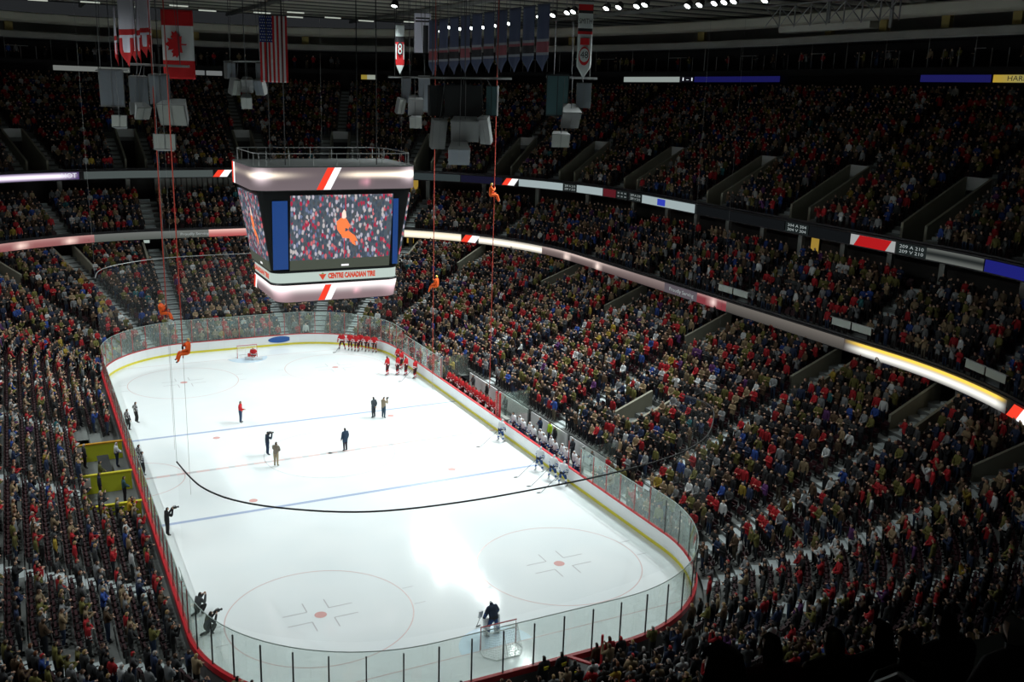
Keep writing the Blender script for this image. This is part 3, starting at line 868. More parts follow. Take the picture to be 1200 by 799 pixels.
SCO = bpy.data.collections.new('seat_figures'); SCO.objects.link(bpy.data.objects.new('seat_form', ms.mesh('seat_form', [SEATM, SEATF])))
taken = set(p['seat'] for p in people)
def srz(q): return math.atan2(q[3], -q[4]) + PI     # the back stands away from the ice
vis = sorted((i for i, q in enumerate(seats) if q[5] == 'low' and i not in taken and project(q[:3]) and 0 < project(q[:3])[0] < 1200 and project(q[:3])[1] < 799), key=lambda i: seats[i][8])[:220]
vs_ = set(vis); empt_ = {}
for i in sorted(vis, key=lambda i: abs(seats[i][7]) if seats[i][1] > -30 else 9 + seats[i][0]):
    q = seats[i]
    e_ = empty('arena_seat', q[:3], math.atan2(q[3], -q[4]) + PI, 'empty dark maroon folding arena seat among the standing crowd', 'seat', 'empty seats of the near lower stands')
    e_.rotation_euler[2] = math.atan2(-q[3], q[4])
    for nm, me in zip(('seat_pan', 'backrest', 'armrest', 'armrest'), SM): link(nm, me, e_)
    q_ = dict(x=q[0], y=q[1]); st = stand_of(q_); empt_[(st, q[6])] = empt_.get((st, q[6]), -1) + 1
    e_['label'] = f'empty maroon folding seat, {ordn(q[6])} row, {st}, {ordn(empt_[(st, q[6])])} free place from {"far end" if st != "near goal stand" else "penalty corner"}'
restS = [q for i, q in enumerate(seats) if i not in vs_ and q[5] != 'suite']
scatter('seat_rows', SCO, [q[:3] for q in restS], [(0, 0, math.atan2(-q[3], q[4])) for q in restS], [1.0] * len(restS), [0] * len(restS), {}, 'rows of dark maroon seats hidden behind the standing crowd', 'seats')
# ------------------------------------------------------------------ LED displays: what a screen shows is its own light
def led_material(name, s):
    m = bpy.data.materials.new(name); m.use_nodes = True; nt = m.node_tree; nt.nodes.clear()
    o = nt.nodes.new('ShaderNodeOutputMaterial'); e = nt.nodes.new('ShaderNodeEmission'); a = nt.nodes.new('ShaderNodeAttribute'); a.attribute_name = 'col'
    e.inputs['Strength'].default_value = s
    nt.links.new(a.outputs['Color'], e.inputs['Color']); nt.links.new(e.outputs[0], o.inputs['Surface'])
    return m
LED = led_material('led_display', 1.0)
def colour_mesh(name, verts, faces, cols, parent, m=None):
    me = bpy.data.meshes.new(name); me.from_pydata(verts, [], faces); me.materials.append(m or LED)
    a = me.attributes.new('col', 'FLOAT_COLOR', 'POINT'); a.data.foreach_set('color', [c for q in cols for c in (*q, 1.0)])
    return link(name, me, parent)
def led(parent, name, s, z0, z1, u0, u1, fn, slant=0.0, nv=7):
    """a stretch of ribbon screen between arc lengths u0 and u1; fn(a, b) gives its light at a along, b up"""
    nu = max(3, int(abs(u1 - u0) / .5)); V = []; Cc = []
    for i in range(nu + 1):
        for j in range(nv + 1):
            a, b = i / nu, j / nv; t = t_of_u(u0 + (u1 - u0) * a + slant * (b - .5), s)
            V.append(at(t, s, z0 + (z1 - z0) * b)); Cc.append(fn(a, b))
    Fs = [(i * (nv + 1) + j, (i + 1) * (nv + 1) + j, (i + 1) * (nv + 1) + j + 1, i * (nv + 1) + j + 1) for i in range(nu) for j in range(nv)]
    return colour_mesh(name, V, Fs, Cc, parent)
def flat(c): return lambda a, b: c
def bump(x, c, w): return math.exp(-((x - c) / w) ** 2)
def mixc(a, b, k): return tuple(x + (y - x) * k for x, y in zip(a, b))
TXT = emat('led_text_white', (.8, .85, .9), 1.0); TXTD = emat('led_text_grey', (.32, .36, .36), 1.0)
def rtext(parent, txt, u, s, z, size, m=TXT, width=None):
    t = t_of_u(u, s); p = at(t, s, z); _, _, nx, ny = P(t, s)
    text_mesh(txt, size, m, parent, p, (ny, -nx, 0), (0, 0, 1), width=width)
HOUSE = mat('ribbon_housing', (.03, .03, .035), .5)
def stripes(par, s, z0, z1, u0, u1):
    um = (u0 + u1) / 2; sl = (z1 - z0) * .75
    led(par, 'red_stripe', s - .02, z0, z1, u0 + sl * .3, um, flat((1.0, .06, .03)), sl); led(par, 'white_stripe', s - .02, z0, z1, um, u1 - sl * .1, flat((1.1, 1.1, 1.1)), sl)

R1 = empty('led_ribbon_board', P(2.2, 18.7)[:2] + (9.0,), 0, 'glowing ribbon screen along the front of the middle tier', 'ribbon screen')
R1.location = (0, 0, 0)
mb = MB(); strip(mb, -5, 5, [(18.75, 8.52), (18.62, 8.52), (18.62, 9.48), (18.75, 9.52), (18.75, 9.66), (18.85, 9.66), (18.85, 9.1)]); mb.build('ribbon_housing', HOUSE, R1)
s1, za, zb = 18.5, 8.62, 9.42
def pinkglow(spots, base=(.30, .11, .11), topc=(.55, .3, .28)):
    def f(a, b):
        c = mixc(base, topc, b ** 3)
        g = sum(bump(a, x, .03) * bump(b, .45, .4) for x in spots)
        return mixc(c, (1.1, .8, .7), min(1, g))
    return f
led(R1, 'display', s1, za, zb, -45, -30, flat((.12, .13, .12)))
led(R1, 'display', s1, za, zb, -30, -11.4, pinkglow((.6, .87)))
led(R1, 'display', s1, za, zb, -11.4, .4, lambda a, b: mixc((.085, .095, .085), (.15, .16, .15), b))
rtext(R1, 'Proudly Serving', -1.1, s1 - .04, 9.02, .42, TXTD, 3.0)
led(R1, 'display', s1, za, zb, .4, 10, lambda a, b: mixc((.45, .09, .09), (1.0, .62, .55), b ** 2))
led(R1, 'display', s1, za, zb, 10, 22.4, flat((.15, .14, .13)))
led(R1, 'display', s1, za, zb, 22.4, 29.4, lambda a, b: tuple(c * (.45 + .75 * bump(b, .5, .4)) for c in (1.15, 1.03, .78)))
stripes(R1, s1, za, zb, 29.5, 31.6)
led(R1, 'display', s1, za, zb, 31.7, 40.8, lambda a, b: tuple(c * (.2 + 1.1 * bump(b, .5, .33)) for c in (1.15, 1.06, .9)))
led(R1, 'display', s1, za, zb, 40.8, 62, lambda a, b: mixc(mixc((.10, .07, .07), (.26, .20, .19), b), (1.2, .95, .85), min(1, bump(a, .2, .02) * bump(b, .4, .4) + bump(a, .48, .02) * bump(b, .4, .4) + .5 * bump(b, .95, .2) * bump(a, .3, .3))))
led(R1, 'display', s1, za, zb, 62, 66.6, flat((.10, .085, .10)))
rtext(R1, 'Proudly Serving', 64.4, s1 - .04, 9.02, .45, TXTD, 3.4)
led(R1, 'display', s1, za, zb, 66.6, 70.4, lambda a, b: mixc((.22, .04, .05), (1.0, .75, .7), min(1, bump(a, .55, .1) * bump(b, .5, .4) + .3 * bump(b, 1, .2))))
led(R1, 'display', s1, za, zb, 70.4, 83, lambda a, b: mixc((.06, .055, .05), (.15, .135, .12), b))
def sunset(a, b):
    e = min(1, a / .12) * min(1, (1 - a) / .06)
    c = mixc((.18, .17, .17), (1.15, 1.15, 1.05), bump(b, .42, .28)); c = mixc(c, (1.25, .82, .10), min(1, 1.1 * bump(b, .86, .16)))
    return mixc((.07, .06, .06), c, e)
led(R1, 'display', s1, za, zb, 83, 97.2, sunset, 0, 12)
stripes(R1, s1, za, zb, 97.4, 99.6)
led(R1, 'display', s1, za, zb, 99.7, 112, flat((.10, .09, .09)))

R2 = empty('led_ribbon_board', (0, 0, 0), 0, 'dim ribbon screen of white and blue panels along the front of the top tier', 'ribbon screen')
mb = MB(); strip(mb, -3.55, 3.55, [(24.1, 14.75), (23.92, 14.75), (23.92, 15.75), (24.1, 15.8), (24.1, 15.92), (24.22, 15.92), (24.22, 15.4)]); mb.build('ribbon_housing', HOUSE, R2)
s2, za, zb = 23.8, 14.86, 15.64
led(R2, 'display', s2, za, zb, -45, -12.2, lambda a, b: mixc((.07, .04, .14), (1.2, 1.05, 1.25), min(1, 1.2 * bump(b, .5, .3) * min(1, (1 - a) / .06))))
rtext(R2, 'HOT', -13.2, s2 - .04, 15.25, .7, TXT, 1.5)
led(R2, 'display', s2, za, zb, -11.7, 1.7, flat((.065, .08, .078)))
stripes(R2, s2, za, zb, 1.8, 3.6)
led(R2, 'display', s2, za, zb, 3.7, 30.3, flat((.03, .04, .042)))
led(R2, 'display', s2, za, zb, 30.4, 35.6, flat((.008, .008, .022)))
stripes(R2, s2, za, zb, 35.7, 37.5)
LG = (.33, .40, .41)
def signbox(u, w, lines):
    led(R2, 'display', s2, za, zb, u - w / 2, u + w / 2, flat((.012, .016, .016)))
    for i, tx in enumerate(lines): rtext(R2, tx, u, s2 - .04, 15.42 - .34 * i, .32, TXTD, w * .8)
led(R2, 'display', s2, za, zb, 37.8, 43.8, flat(LG)); signbox(44.8, 1.9, ('209 A 210', '209 V 210'))
led(R2, 'display', s2, za, zb, 45.8, 49.7, flat(LG)); led(R2, 'display', s2, za, zb, 49.8, 51.8, flat((.09, .01, .015)))
signbox(52.8, 1.8, ('= = =', '= = =')); signbox(55.1, 2.2, ('209 A 210', '209 V 210'))
led(R2, 'display', s2, za, zb, 56.3, 64.8, flat(LG))
led(R2, 'blue_blob', s2 - .02, za + .08, zb - .08, 58.9, 60.2, flat((.03, .05, .45)))
led(R2, 'display', s2, za, zb, 64.9, 76.6, flat((.006, .007, .008))); signbox(78, 2.6, ('304 A 304', '304 V 304'))
led(R2, 'display', s2, za, zb, 79.4, 83.6, flat((.006, .007, .008)))
led(R2, 'display', s2, za, zb, 83.7, 87.9, flat((.35, .36, .36))); led(R2, 'red_panel', s2 - .02, za, zb, 84.3, 87.3, flat((.42, .01, .012)), .5)
signbox(89.3, 2.6, ('209 A 210', '209 V 210'))
led(R2, 'display', s2, za, zb, 90.6, 95.3, lambda a, b: mixc((.13, .14, .13), (.012, .015, .015), bump(b, .55, .3)))
led(R2, 'display', s2, za, zb, 95.4, 112, flat((.012, .014, .16)))

R3 = empty('led_ribbon_board', (0, 0, 0), 0, 'dark thin ribbon screen with blue and yellow stretches below the roof suites', 'ribbon screen')
s3, za, zb = 45.55, 27.08, 27.72
for u0, u1, c in ((-12.9, -7.8, (.15, .16, .15)), (-7.7, -4.1, (.10, .11, .10)), (3.4, 5.0, (.12, .13, .13)), (5.2, 7.2, (.14, .15, .15)), (61.6, 69.5, (.26, .30, .285)), (71.6, 83.9, (.008, .008, .075)), (102.8, 110.4, (.01, .01, .085)),
                  (25.3, 26.1, (.25, .19, .03)), (26.1, 27.2, (.26, .29, .24))):
    led(R3, 'display', s3, za, zb, u0, u1, flat(c))
led(R3, 'display', s3, za, zb, 69.6, 71.5, flat((.005, .005, .008))); rtext(R3, '1-1', 70.6, s3 - .05, 27.4, .55, TXT, 1.4)
led(R3, 'display', s3, za, zb, 110.6, 121, lambda a, b: mixc((.42, .28, .03), (.30, .26, .08), min(1, a * 4))); rtext(R3, 'HARDLY', 113.4, s3 - .05, 27.4, .62, emat('sign_black', (.01, .01, .01), 1), 2.9)

# rail glass and pale panels at the foot of the aisles on the middle tier
PALEP = mat('pale_rail_panel', (.50, .56, .52), .3)
for k in A_CLUB:
    if k[2] < 0 or k[:2] not in (('side', -3.7), ('side', -16.2), ('near', 16)): continue
    o, n_, e = frame(k, 18.83)
    if not in_view(o + Vector((0, 0, 10))): continue
    mb = MB()
    for f in (-.92, .92): mb.box((f, 0, 10.3), (1.7, .04, .5))
    mb.box((0, 0, 10.57), (3.9, .05, .05), mi=1)
    r = mb.build('aisle_rail_panel', [PALEP, STEEL], None, (o.x, o.y, 0), math.atan2(-n_.x, n_.y)); r['kind'] = 'structure'
# lit openings and posts at the back of the concourse under the ribbons
LITW = emat('concourse_light', (.45, .55, .50), .8); LITY = emat('concourse_yellow', (.50, .32, .05), .6)
for u, z, s, w, h, m in ((-6.2, 8.25, 22.5, 1.3, .8, LITW), (-2.2, 8.5, 22.5, 1.0, .5, LITW), (1.0, 8.3, 22.5, 1.6, .7, LITY), (4.5, 8.4, 22.5, 2.5, .6, LITW), (26, 14.0, 27.4, .9, 2.0, LITY), (82, 14.0, 27.4, .8, 2.2, LITY), (24, 8.3, 22.6, .8, 1.6, LITY), (28.5, 8.3, 22.6, 1.0, 1.4, LITW)):
    t = t_of_u(u, s); p = at(t, s, z); q = P(t, s)
    mb = MB(); mb.box((0, 0, 0), (.12, w, h)); mb.box((.08, 0, 0), (.1, w + .12, h + .12), mi=1)
    o = mb.build('concourse_opening', [m, DARK], None, p, math.atan2(q[3], q[2])); o['kind'] = 'structure'
for t in [x * .13 - 3 for x in range(48)]:
    for s, z0, z1 in ((20.6, 6.9, 8.7), (25.9, 12.0, 15.0)):
        p = at(t, s, z0, False); q = P(t, s)
        if in_view(p):
            mb = MB(); mb.box((0, 0, (z1 - z0) / 2), (.35, .45, z1 - z0)); o = mb.build('column', CONC_L, None, p, math.atan2(q[3], q[2])); o['kind'] = 'structure'

# ------------------------------------------------------------------ scoreboard
sb = empty('scoreboard', (0, .41, 11.6), 0, 'large four sided video scoreboard with curved glowing rings hung over centre ice', 'scoreboard')
def rr(wx, wy, r, k=6):
    out = []
    for cx, cy, a0 in ((wx - r, -wy + r, -90), (wx - r, wy - r, 0), (-wx + r, wy - r, 90), (-wx + r, -wy + r, 180)):
        for i in range(k + 1):
            a = math.radians(a0 + 90 * i / k); out.append((cx + r * math.cos(a), cy + r * math.sin(a)))
    return out
Z0 = 11.6
def ring_mb(mb, prof, r, mi=0, cap=True):
    L = [[(x, y, z - Z0) for x, y in rr(wx, wy, r)] for wx, wy, z in prof]; n = len(L[0])
    vs = [p for l in L for p in l]; fs = []
    for i in range(len(L) - 1):
        for j in range(n): fs.append((i * n + j, i * n + (j + 1) % n, (i + 1) * n + (j + 1) % n, (i + 1) * n + j))
    if cap: fs += [tuple(range(n))[::-1], tuple((len(L) - 1) * n + j for j in range(n))]
    mb.add(vs, fs, mi); return mb
def ring_led(name, w0, w1, z0, z1, r, fn, nv=10):
    """closed screen ring; fn(p, b) with p the place on the ring"""
    V = []; Cc = []
    base = rr(w0[0], w0[1], r, 8); top = rr(w1[0], w1[1], r, 8)
    def dense(L):
        out = []
        for i in range(len(L)):
            a, b = L[i], L[(i + 1) % len(L)]; d = math.dist(a, b); k = max(1, round(d / .35)) if d > .6 else 1
            if d > .6: k = 28
            out += [(a[0] + (b[0] - a[0]) * q / k, a[1] + (b[1] - a[1]) * q / k) for q in range(k)]
        return out
    A, B = dense(base), dense(top); n = len(A)
    for j in range(nv + 1):
        b = j / nv
        for p, q in zip(A, B):
            x, y = p[0] + (q[0] - p[0]) * b, p[1] + (q[1] - p[1]) * b
            V.append((x, y, z0 + (z1 - z0) * b - Z0)); Cc.append(fn((x, y), b))
    Fs = [(j * n + i, j * n + (i + 1) % n, (j + 1) * n + (i + 1) % n, (j + 1) * n + i) for j in range(nv) for i in range(n)]
    return colour_mesh(name, V, Fs, Cc, sb)
SBK = mat('scoreboard_black', (.012, .014, .015), .4); SBG = mat('scoreboard_case', (.10, .11, .11), .5)
mb = MB(); ring_mb(mb, [(5.25, 3.26, 18.72), (5.25, 3.26, 20.22)], .9); ring_mb(mb, [(5.36, 3.37, 20.18), (5.36, 3.37, 20.24), (5.1, 3.1, 20.25)], .9, cap=False); mb.build('ring_case', SBG, sb)
mb = MB(); ring_mb(mb, [(5.02, 3.05, 18.72), (4.22, 2.76, 13.62)], .35); ring_mb(mb, [(4.1, 2.7, 13.62), (4.1, 2.72, 12.8), (4.0, 2.9, 12.7), (3.98, 2.98, 11.6)], .85); mb.build('case', SBK, sb)
# top railing and hoist cables
mb = MB(); L = [(x, y, 21.0 - Z0) for x, y in rr(5.1, 3.1, .9)]; mb.tube(L + [L[0]], .03, 4)
for q in L[::2]: mb.tube([(q[0], q[1], 20.2 - Z0), q], .02, 4)
for y in (-3.1, 3.1):
    for x in (-3, -1.5, 0, 1.5, 3): mb.tube([(x, y, 20.2 - Z0), (x, y, 21.0 - Z0)], .02, 4)
mb.build('top_railing', STEEL, sb)
mb = MB()
for x in (-3, 3):
    for y in (-2, 2): mb.tube([(x, y, 20.2 - Z0), (x, y, 33.9 - Z0)], .035, 4)
mb.build('hoist_cable', BLACK, sb)
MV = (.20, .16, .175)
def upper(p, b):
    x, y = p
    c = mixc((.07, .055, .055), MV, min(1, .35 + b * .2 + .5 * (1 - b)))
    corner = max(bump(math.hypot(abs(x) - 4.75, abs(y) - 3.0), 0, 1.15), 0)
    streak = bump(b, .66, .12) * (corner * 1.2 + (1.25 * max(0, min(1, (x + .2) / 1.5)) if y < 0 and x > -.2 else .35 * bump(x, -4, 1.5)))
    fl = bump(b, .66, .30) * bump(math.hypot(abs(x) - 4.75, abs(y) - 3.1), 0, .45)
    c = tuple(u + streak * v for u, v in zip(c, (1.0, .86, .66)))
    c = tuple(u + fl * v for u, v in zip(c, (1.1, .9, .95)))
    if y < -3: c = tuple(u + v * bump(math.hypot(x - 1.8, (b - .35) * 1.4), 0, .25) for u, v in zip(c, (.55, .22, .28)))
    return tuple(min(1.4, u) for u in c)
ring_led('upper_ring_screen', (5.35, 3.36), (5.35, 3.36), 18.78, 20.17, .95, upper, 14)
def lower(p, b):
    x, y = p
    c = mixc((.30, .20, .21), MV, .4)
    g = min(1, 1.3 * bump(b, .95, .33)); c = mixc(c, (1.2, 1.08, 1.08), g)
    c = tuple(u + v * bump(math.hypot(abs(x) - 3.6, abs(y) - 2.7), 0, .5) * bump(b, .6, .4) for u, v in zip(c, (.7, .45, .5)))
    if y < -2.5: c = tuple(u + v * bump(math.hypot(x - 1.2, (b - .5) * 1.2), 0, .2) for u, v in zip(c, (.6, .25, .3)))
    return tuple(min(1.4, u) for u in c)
ring_led('lower_ring_screen', (4.03, 3.1), (4.25, 3.08), 11.65, 12.74, .9, lower)
mb = MB(); ring_mb(mb, [(4.2, 2.86, 12.86), (4.22, 2.86, 13.5)], .75, cap=False); mb.build('sponsor_strip', emat('sponsor_white', (.50, .60, .55), 1.0), sb)
mb = MB(); ring_mb(mb, [(4.0, 2.6, 13.45), (4.24, 2.9, 13.5), (4.24, 2.9, 13.62), (4.1, 2.7, 13.64)], .75); ring_mb(mb, [(4.1, 2.8, 12.7), (4.27, 3.0, 12.74), (4.24, 2.95, 12.86), (4.1, 2.7, 12.88)], .75); mb.build('strip_trim', SBK, sb)
REDT = emat('sponsor_red', (.62, .055, .02), 1.0)
text_mesh('CENTRE CANADIAN TIRE', .46, REDT, sb, (.95, -2.90, 13.18 - Z0), (1, 0, 0), (0, 0, 1), width=3.2, bold=.03)
text_mesh('CANADIAN TIRE', .42, REDT, sb, (-4.26, .1, 13.18 - Z0), (0, -1, 0), (0, 0, 1), width=4.2, bold=.03)
mb = MB(); mb.add([(-1.25, -2.9, 13.33 - Z0), (-.75, -2.9, 13.33 - Z0), (-1.0, -2.9, 12.93 - Z0)], [(0, 2, 1)]); mb.add([(-1.1, -2.9, 13.34 - Z0), (-.9, -2.9, 13.34 - Z0), (-1.0, -2.9, 13.44 - Z0)], [(0, 1, 2)], 1)
mb.build('triangle_emblem', [REDT, emat('emblem_green', (.1, .3, .05), 1)], sb)
# slanting red and white stripes on both rings
def stripe(x0, w, y, z0, z1, sl, c, face='front'):
    pts = [(x0, z0), (x0 + w, z0), (x0 + w + sl, z1), (x0 + sl, z1)]
    if face == 'front': V = [(x, y, z - Z0) for x, z in pts]
    else: V = [(y, -x, z - Z0) for x, z in pts]
    colour_mesh('red_stripe' if c[1] < .5 else 'white_stripe', V, [(0, 1, 2, 3)], [c] * 4, sb)
for c, o in (((1.0, .06, .03), 0), ((1.15, 1.15, 1.15), .45)):
    stripe(-1.05 - .38 + o, .45, -3.385, 18.79, 20.16, .75, c); stripe(-.95 - .45 + o, .42, -3.12, 11.68, 12.68, .5, c)
    stripe(-2.65 + o * .9, .42, -5.375, 18.79, 20.16, .0, c, 'side'); stripe(-2.3 + o * .9, .4, -4.3, 11.8, 12.68, .3, c, 'side')
# the video pictures
def video_material():
    m = bpy.data.materials.new('video_picture'); m.use_nodes = True; nt = m.node_tree; nt.nodes.clear()
    o = nt.nodes.new('ShaderNodeOutputMaterial'); e = nt.nodes.new('ShaderNodeEmission')
    tc = nt.nodes.new('ShaderNodeTexCoord'); mp = nt.nodes.new('ShaderNodeMapping'); mp.inputs['Scale'].default_value = (6.6, 6.6, 3.4)
    v = nt.nodes.new('ShaderNodeTexVoronoi'); v.inputs['Scale'].default_value = 1.0
    sp = nt.nodes.new('ShaderNodeSeparateColor'); r = nt.nodes.new('ShaderNodeValToRGB'); r.color_ramp.interpolation = 'CONSTANT'
    el = r.color_ramp.elements; el[0].position = 0; el[0].color = (.06, .08, .11, 1); el[1].position = .34; el[1].color = (.42, .03, .07, 1)
    for q, c in ((.48, (.50, .47, .55)), (.60, (.16, .20, .33)), (.70, (.62, .16, .18)), (.78, (.08, .09, .10)), (.90, (.55, .50, .50))):
        k = el.new(q); k.color = (*c, 1)
    mr = nt.nodes.new('ShaderNodeMapRange'); mr.inputs['From Min'].default_value = .44; mr.inputs['From Max'].default_value = .66; mr.inputs['To Min'].default_value = 1; mr.inputs['To Max'].default_value = 0
    mx = nt.nodes.new('ShaderNodeMix'); mx.data_type = 'RGBA'; mx.inputs['A'].default_value = (.085, .11, .135, 1)
    L = nt.links
    L.new(tc.outputs['Object'], mp.inputs[0]); L.new(mp.outputs[0], v.inputs['Vector']); L.new(v.outputs['Color'], sp.inputs[0]); L.new(sp.outputs[0], r.inputs[0])
    L.new(v.outputs['Distance'], mr.inputs['Value']); L.new(mr.outputs[0], mx.inputs['Factor']); L.new(r.outputs[0], mx.inputs['B']); L.new(mx.outputs['Result'], e.inputs['Color']); L.new(e.outputs[0], o.inputs[0])
    return m
VID = video_material()
OR = emat('picture_orange', (1.0, .22, .06), 1.05); CRM = emat('picture_cream', (1.0, .78, .66), 1.05); RP = emat('picture_red', (.55, .02, .05), 1.0); GRN = emat('screen_footer', (.058, .068, .05), 1.0); BLU = emat('screen_blue', (.006, .045, .20), 1.0); WHT = emat('picture_white', (1, 1, 1), 1.0)
def blob(pts, y, m, name, fr, par):
    mb = MB(); mb.poly(pts, y - .01, y, 0, fr); return mb.build(name, m, par)
def screen(fr, xl0, xr0, xl1, xr1, name, blues, fig=1.0):
    """fr(x, out, z): a point on the leaning face of the board"""
    zt, zm, zb_ = 18.42, 14.30, 13.66
    f = lambda k: (xl1 + (xl0 - xl1) * k, xr1 + (xr0 - xr1) * k)
    def pan(za, zb, nm, m, xa=None, xb=None, d=.10):
        ka, kb = (za - 13.6) / 4.8, (zb - 13.6) / 4.8
        A, B = f(ka), f(kb)
        if xa is not None: A = B = (xa, xb)
        mb = MB(); mb.hexa([fr(A[0], d, za), fr(A[1], d, za), fr(A[1], .0, za), fr(A[0], .0, za), fr(B[0], d, zb), fr(B[1], d, zb), fr(B[1], .0, zb), fr(B[0], .0, zb)])
        return mb.build(nm, m, sb)
    scr = pan(zm, zt, name, VID); pan(zb_, zm, 'screen_footer', GRN)
    for xa, xb in blues: pan(13.75, 18.1, 'blue_panel', BLU, xa, xb, .07)
    cx = .42 * fig; q = lambda pts, m, nm: blob([(cx + x * fig, z) for x, z in pts], .12, m, nm, lambda x, y, z: fr(x, y, z), scr)
    q([(-.13, 17.25), (.0, 17.5), (.12, 17.35), (.16, 17.0), (.02, 16.85), (-.14, 16.95)], CRM, 'picture_head')
    q([(-.5, 16.7), (-.2, 16.95), (.15, 16.9), (.42, 16.45), (.3, 16.2), (.1, 16.3), (.05, 15.95), (-.25, 15.9), (-.45, 16.2)], OR, 'picture_torso')
    q([(-.25, 16.0), (.3, 16.1), (.75, 15.75), (.95, 15.35), (.7, 15.45), (.8, 15.1), (.55, 15.25), (.35, 15.6), (-.1, 15.65)], OR, 'picture_legs')
    q([(.08, 18.4), (.13, 18.4), (.13, 17.4), (.08, 17.4)], RP, 'picture_rope'); q([(.0, 15.6), (.05, 15.6), (.05, 14.35), (.0, 14.35)], RP, 'picture_rope')
    mb = MB(); mb.hexa([fr(.25, .12, 13.8), fr(.75, .12, 13.8), fr(.75, .1, 13.8), fr(.25, .1, 13.8), fr(.25, .12, 13.92), fr(.75, .12, 13.92), fr(.75, .1, 13.92), fr(.25, .1, 13.92)]); mb.build('footer_mark', WHT, sb)
def lean(z, top, bot): return bot + (top - bot) * (z - 13.6) / 5.1
for sg in (-1, 1):
    screen(lambda x, d, z, sg=sg: (-sg * x, sg * (lean(z, 3.06, 2.77) + d), z - Z0), -3.0, 3.74, -3.1, 3.52, 'video_screen', ((-4.15, -3.2), (3.78, 4.12)))
for sg in (-1, 1):
    screen(lambda x, d, z, sg=sg: (sg * (lean(z, 5.03, 4.22) + d), sg * x, z - Z0), -2.75, 2.75, -2.5, 2.5, 'side_screen', (), .8)

# ------------------------------------------------------------------ hung speaker clusters, banners, flags
SPK = mat('speaker_grille', (.16, .185, .21), .7); SPC = mat('speaker_case', (.17, .18, .18), .55); SPD = mat('speaker_dark', (.02, .022, .024), .6); SPT = mat('speaker_teal', (.05, .11, .12), .6); SPW = mat('speaker_pale', (.27, .29, .27), .6)
CABLE = mat('cable_grey', (.07, .075, .08), .5)
def cluster(label, bar, cabs):
    a, b = Vector(bar[0]), Vector(bar[1]); c = (a + b) / 2
    e = empty('speaker_cluster', c, 0, label, 'speaker cluster', 'speaker clusters hung over the ice')
    mb = MB(); mb.tube([a - c, b - c], .09, 6)
    mb.build('rigging_bar', STEEL, e)
    mb = MB()
    for k in (.15, .5, .85):
        p = a + (b - a) * k - c; mb.tube([p, p + Vector((.0, .0, 33.7 - c.z))], .025, 4); mb.tube([p, p + Vector((.5 - k, .4, 33.7 - c.z))], .02, 4)
    mb.build('hoist_cable', CABLE, e)
    for (x, y, z, w, h, yaw, tilt, kind) in cabs:
        body, face = {'g': (SPC, SPK), 'd': (SPD, SPD), 't': (SPD, SPT), 'w': (SPC, SPW), 'c': (SPC, SPC)}[kind]
        d = min(w, h) * .75
        mb = MB(); mb.taper((0, d * .5, -h / 2), (w * .96, d), (0, d * .5, h / 2), (w, d)); 
        # wedge back
        for i in range(8):
            vx = mb.v[i]
            if vx[1] > d * .5: mb.v[i] = (vx[0] * .7, vx[1], vx[2])
        o = mb.build('speaker_cabinet', body, e, (x - c.x, y - c.y, z - c.z)); o.rotation_euler = (tilt, 0, yaw)
        mb = MB(); mb.box((0, -.02, 0), (w * .9, .05, h * .92)); mb.build('grille', face, o)
        mb = MB(); mb.box((0, -.05, 0), (.04, .03, h * .92)); mb.build('grille_bar', body, o)
        k = MB(); k.tube([(x - c.x, y - c.y, z - c.z + h * .4), ((x - c.x) * .8, (y - c.y) * .8, 0)], .02, 4); k.build('hanger', CABLE, e)
cluster('grey speaker cluster hung beyond the hanging white banners', ((-12.2, 17.25, 25.76), (-10.06, 16.17, 25.82)), [(-11.24, 16.4, 24.51, 1.76, 2.71, -.15, .0, 'g'), (-10.95, 15.57, 22.15, 1.13, .88, -.3, -.25, 'w')])
cluster('pale speaker cluster in front of the maple leaf flag', ((-11.17, 5.22, 26.09), (-7.7, 3.43, 26.05)), [(-10.69, 4.5, 24.43, 1.19, 1.84, -.1, .08, 'g'), (-9.52, 3.94, 24.58, 1.3, 1.84, -.25, .08, 'g'), (-10.57, 4.05, 23.07, .98, .87, .3, .5, 'w'), (-8.94, 3.19, 23.02, 1.84, 1.41, -.5, .35, 'w'), (-9.52, 3.02, 21.38, 1.41, .98, -.2, -.2, 'w'), (-11.03, 4.37, 23.37, .65, .76, .1, 0, 'c')])
cluster('small far speaker cluster beside the striped starry flag', ((-.46, 30.14, 26.98), (2.98, 28.41, 27.09)), [(.09, 29.63, 26.18, .92, 1.39, .4, 0, 'g'), (2.42, 28.46, 26.25, .92, 1.39, -.7, 0, 'g'), (.43, 29.03, 24.7, 1.0, 1.39, .5, .3, 'w'), (2.15, 28.16, 24.76, 1.0, 1.39, -.9, .3, 'g'), (1.27, 28.65, 24.88, 1.08, 1.23, -.2, .3, 'c'), (1.07, 28.32, 23.38, 1.0, 1.16, -.3, .5, 'w')])
cluster('narrow grey speaker cluster below the red banner numbered 8', ((11.63, 20.19, 26.03), (14.95, 18.5, 26.07)), [(12.92, 19.21, 24.92, .89, 2.08, -.2, 0, 'g'), (14.29, 18.44, 24.68, 1.04, 3.12, -.3, 0, 'g'), (12.47, 19.05, 23.54, .74, 1.34, .3, .3, 'w'), (13.52, 18.49, 23.51, 1.34, 1.49, -.3, .4, 'c'), (13.41, 18.18, 22.21, 1.12, .97, -.5, .2, 'w')])
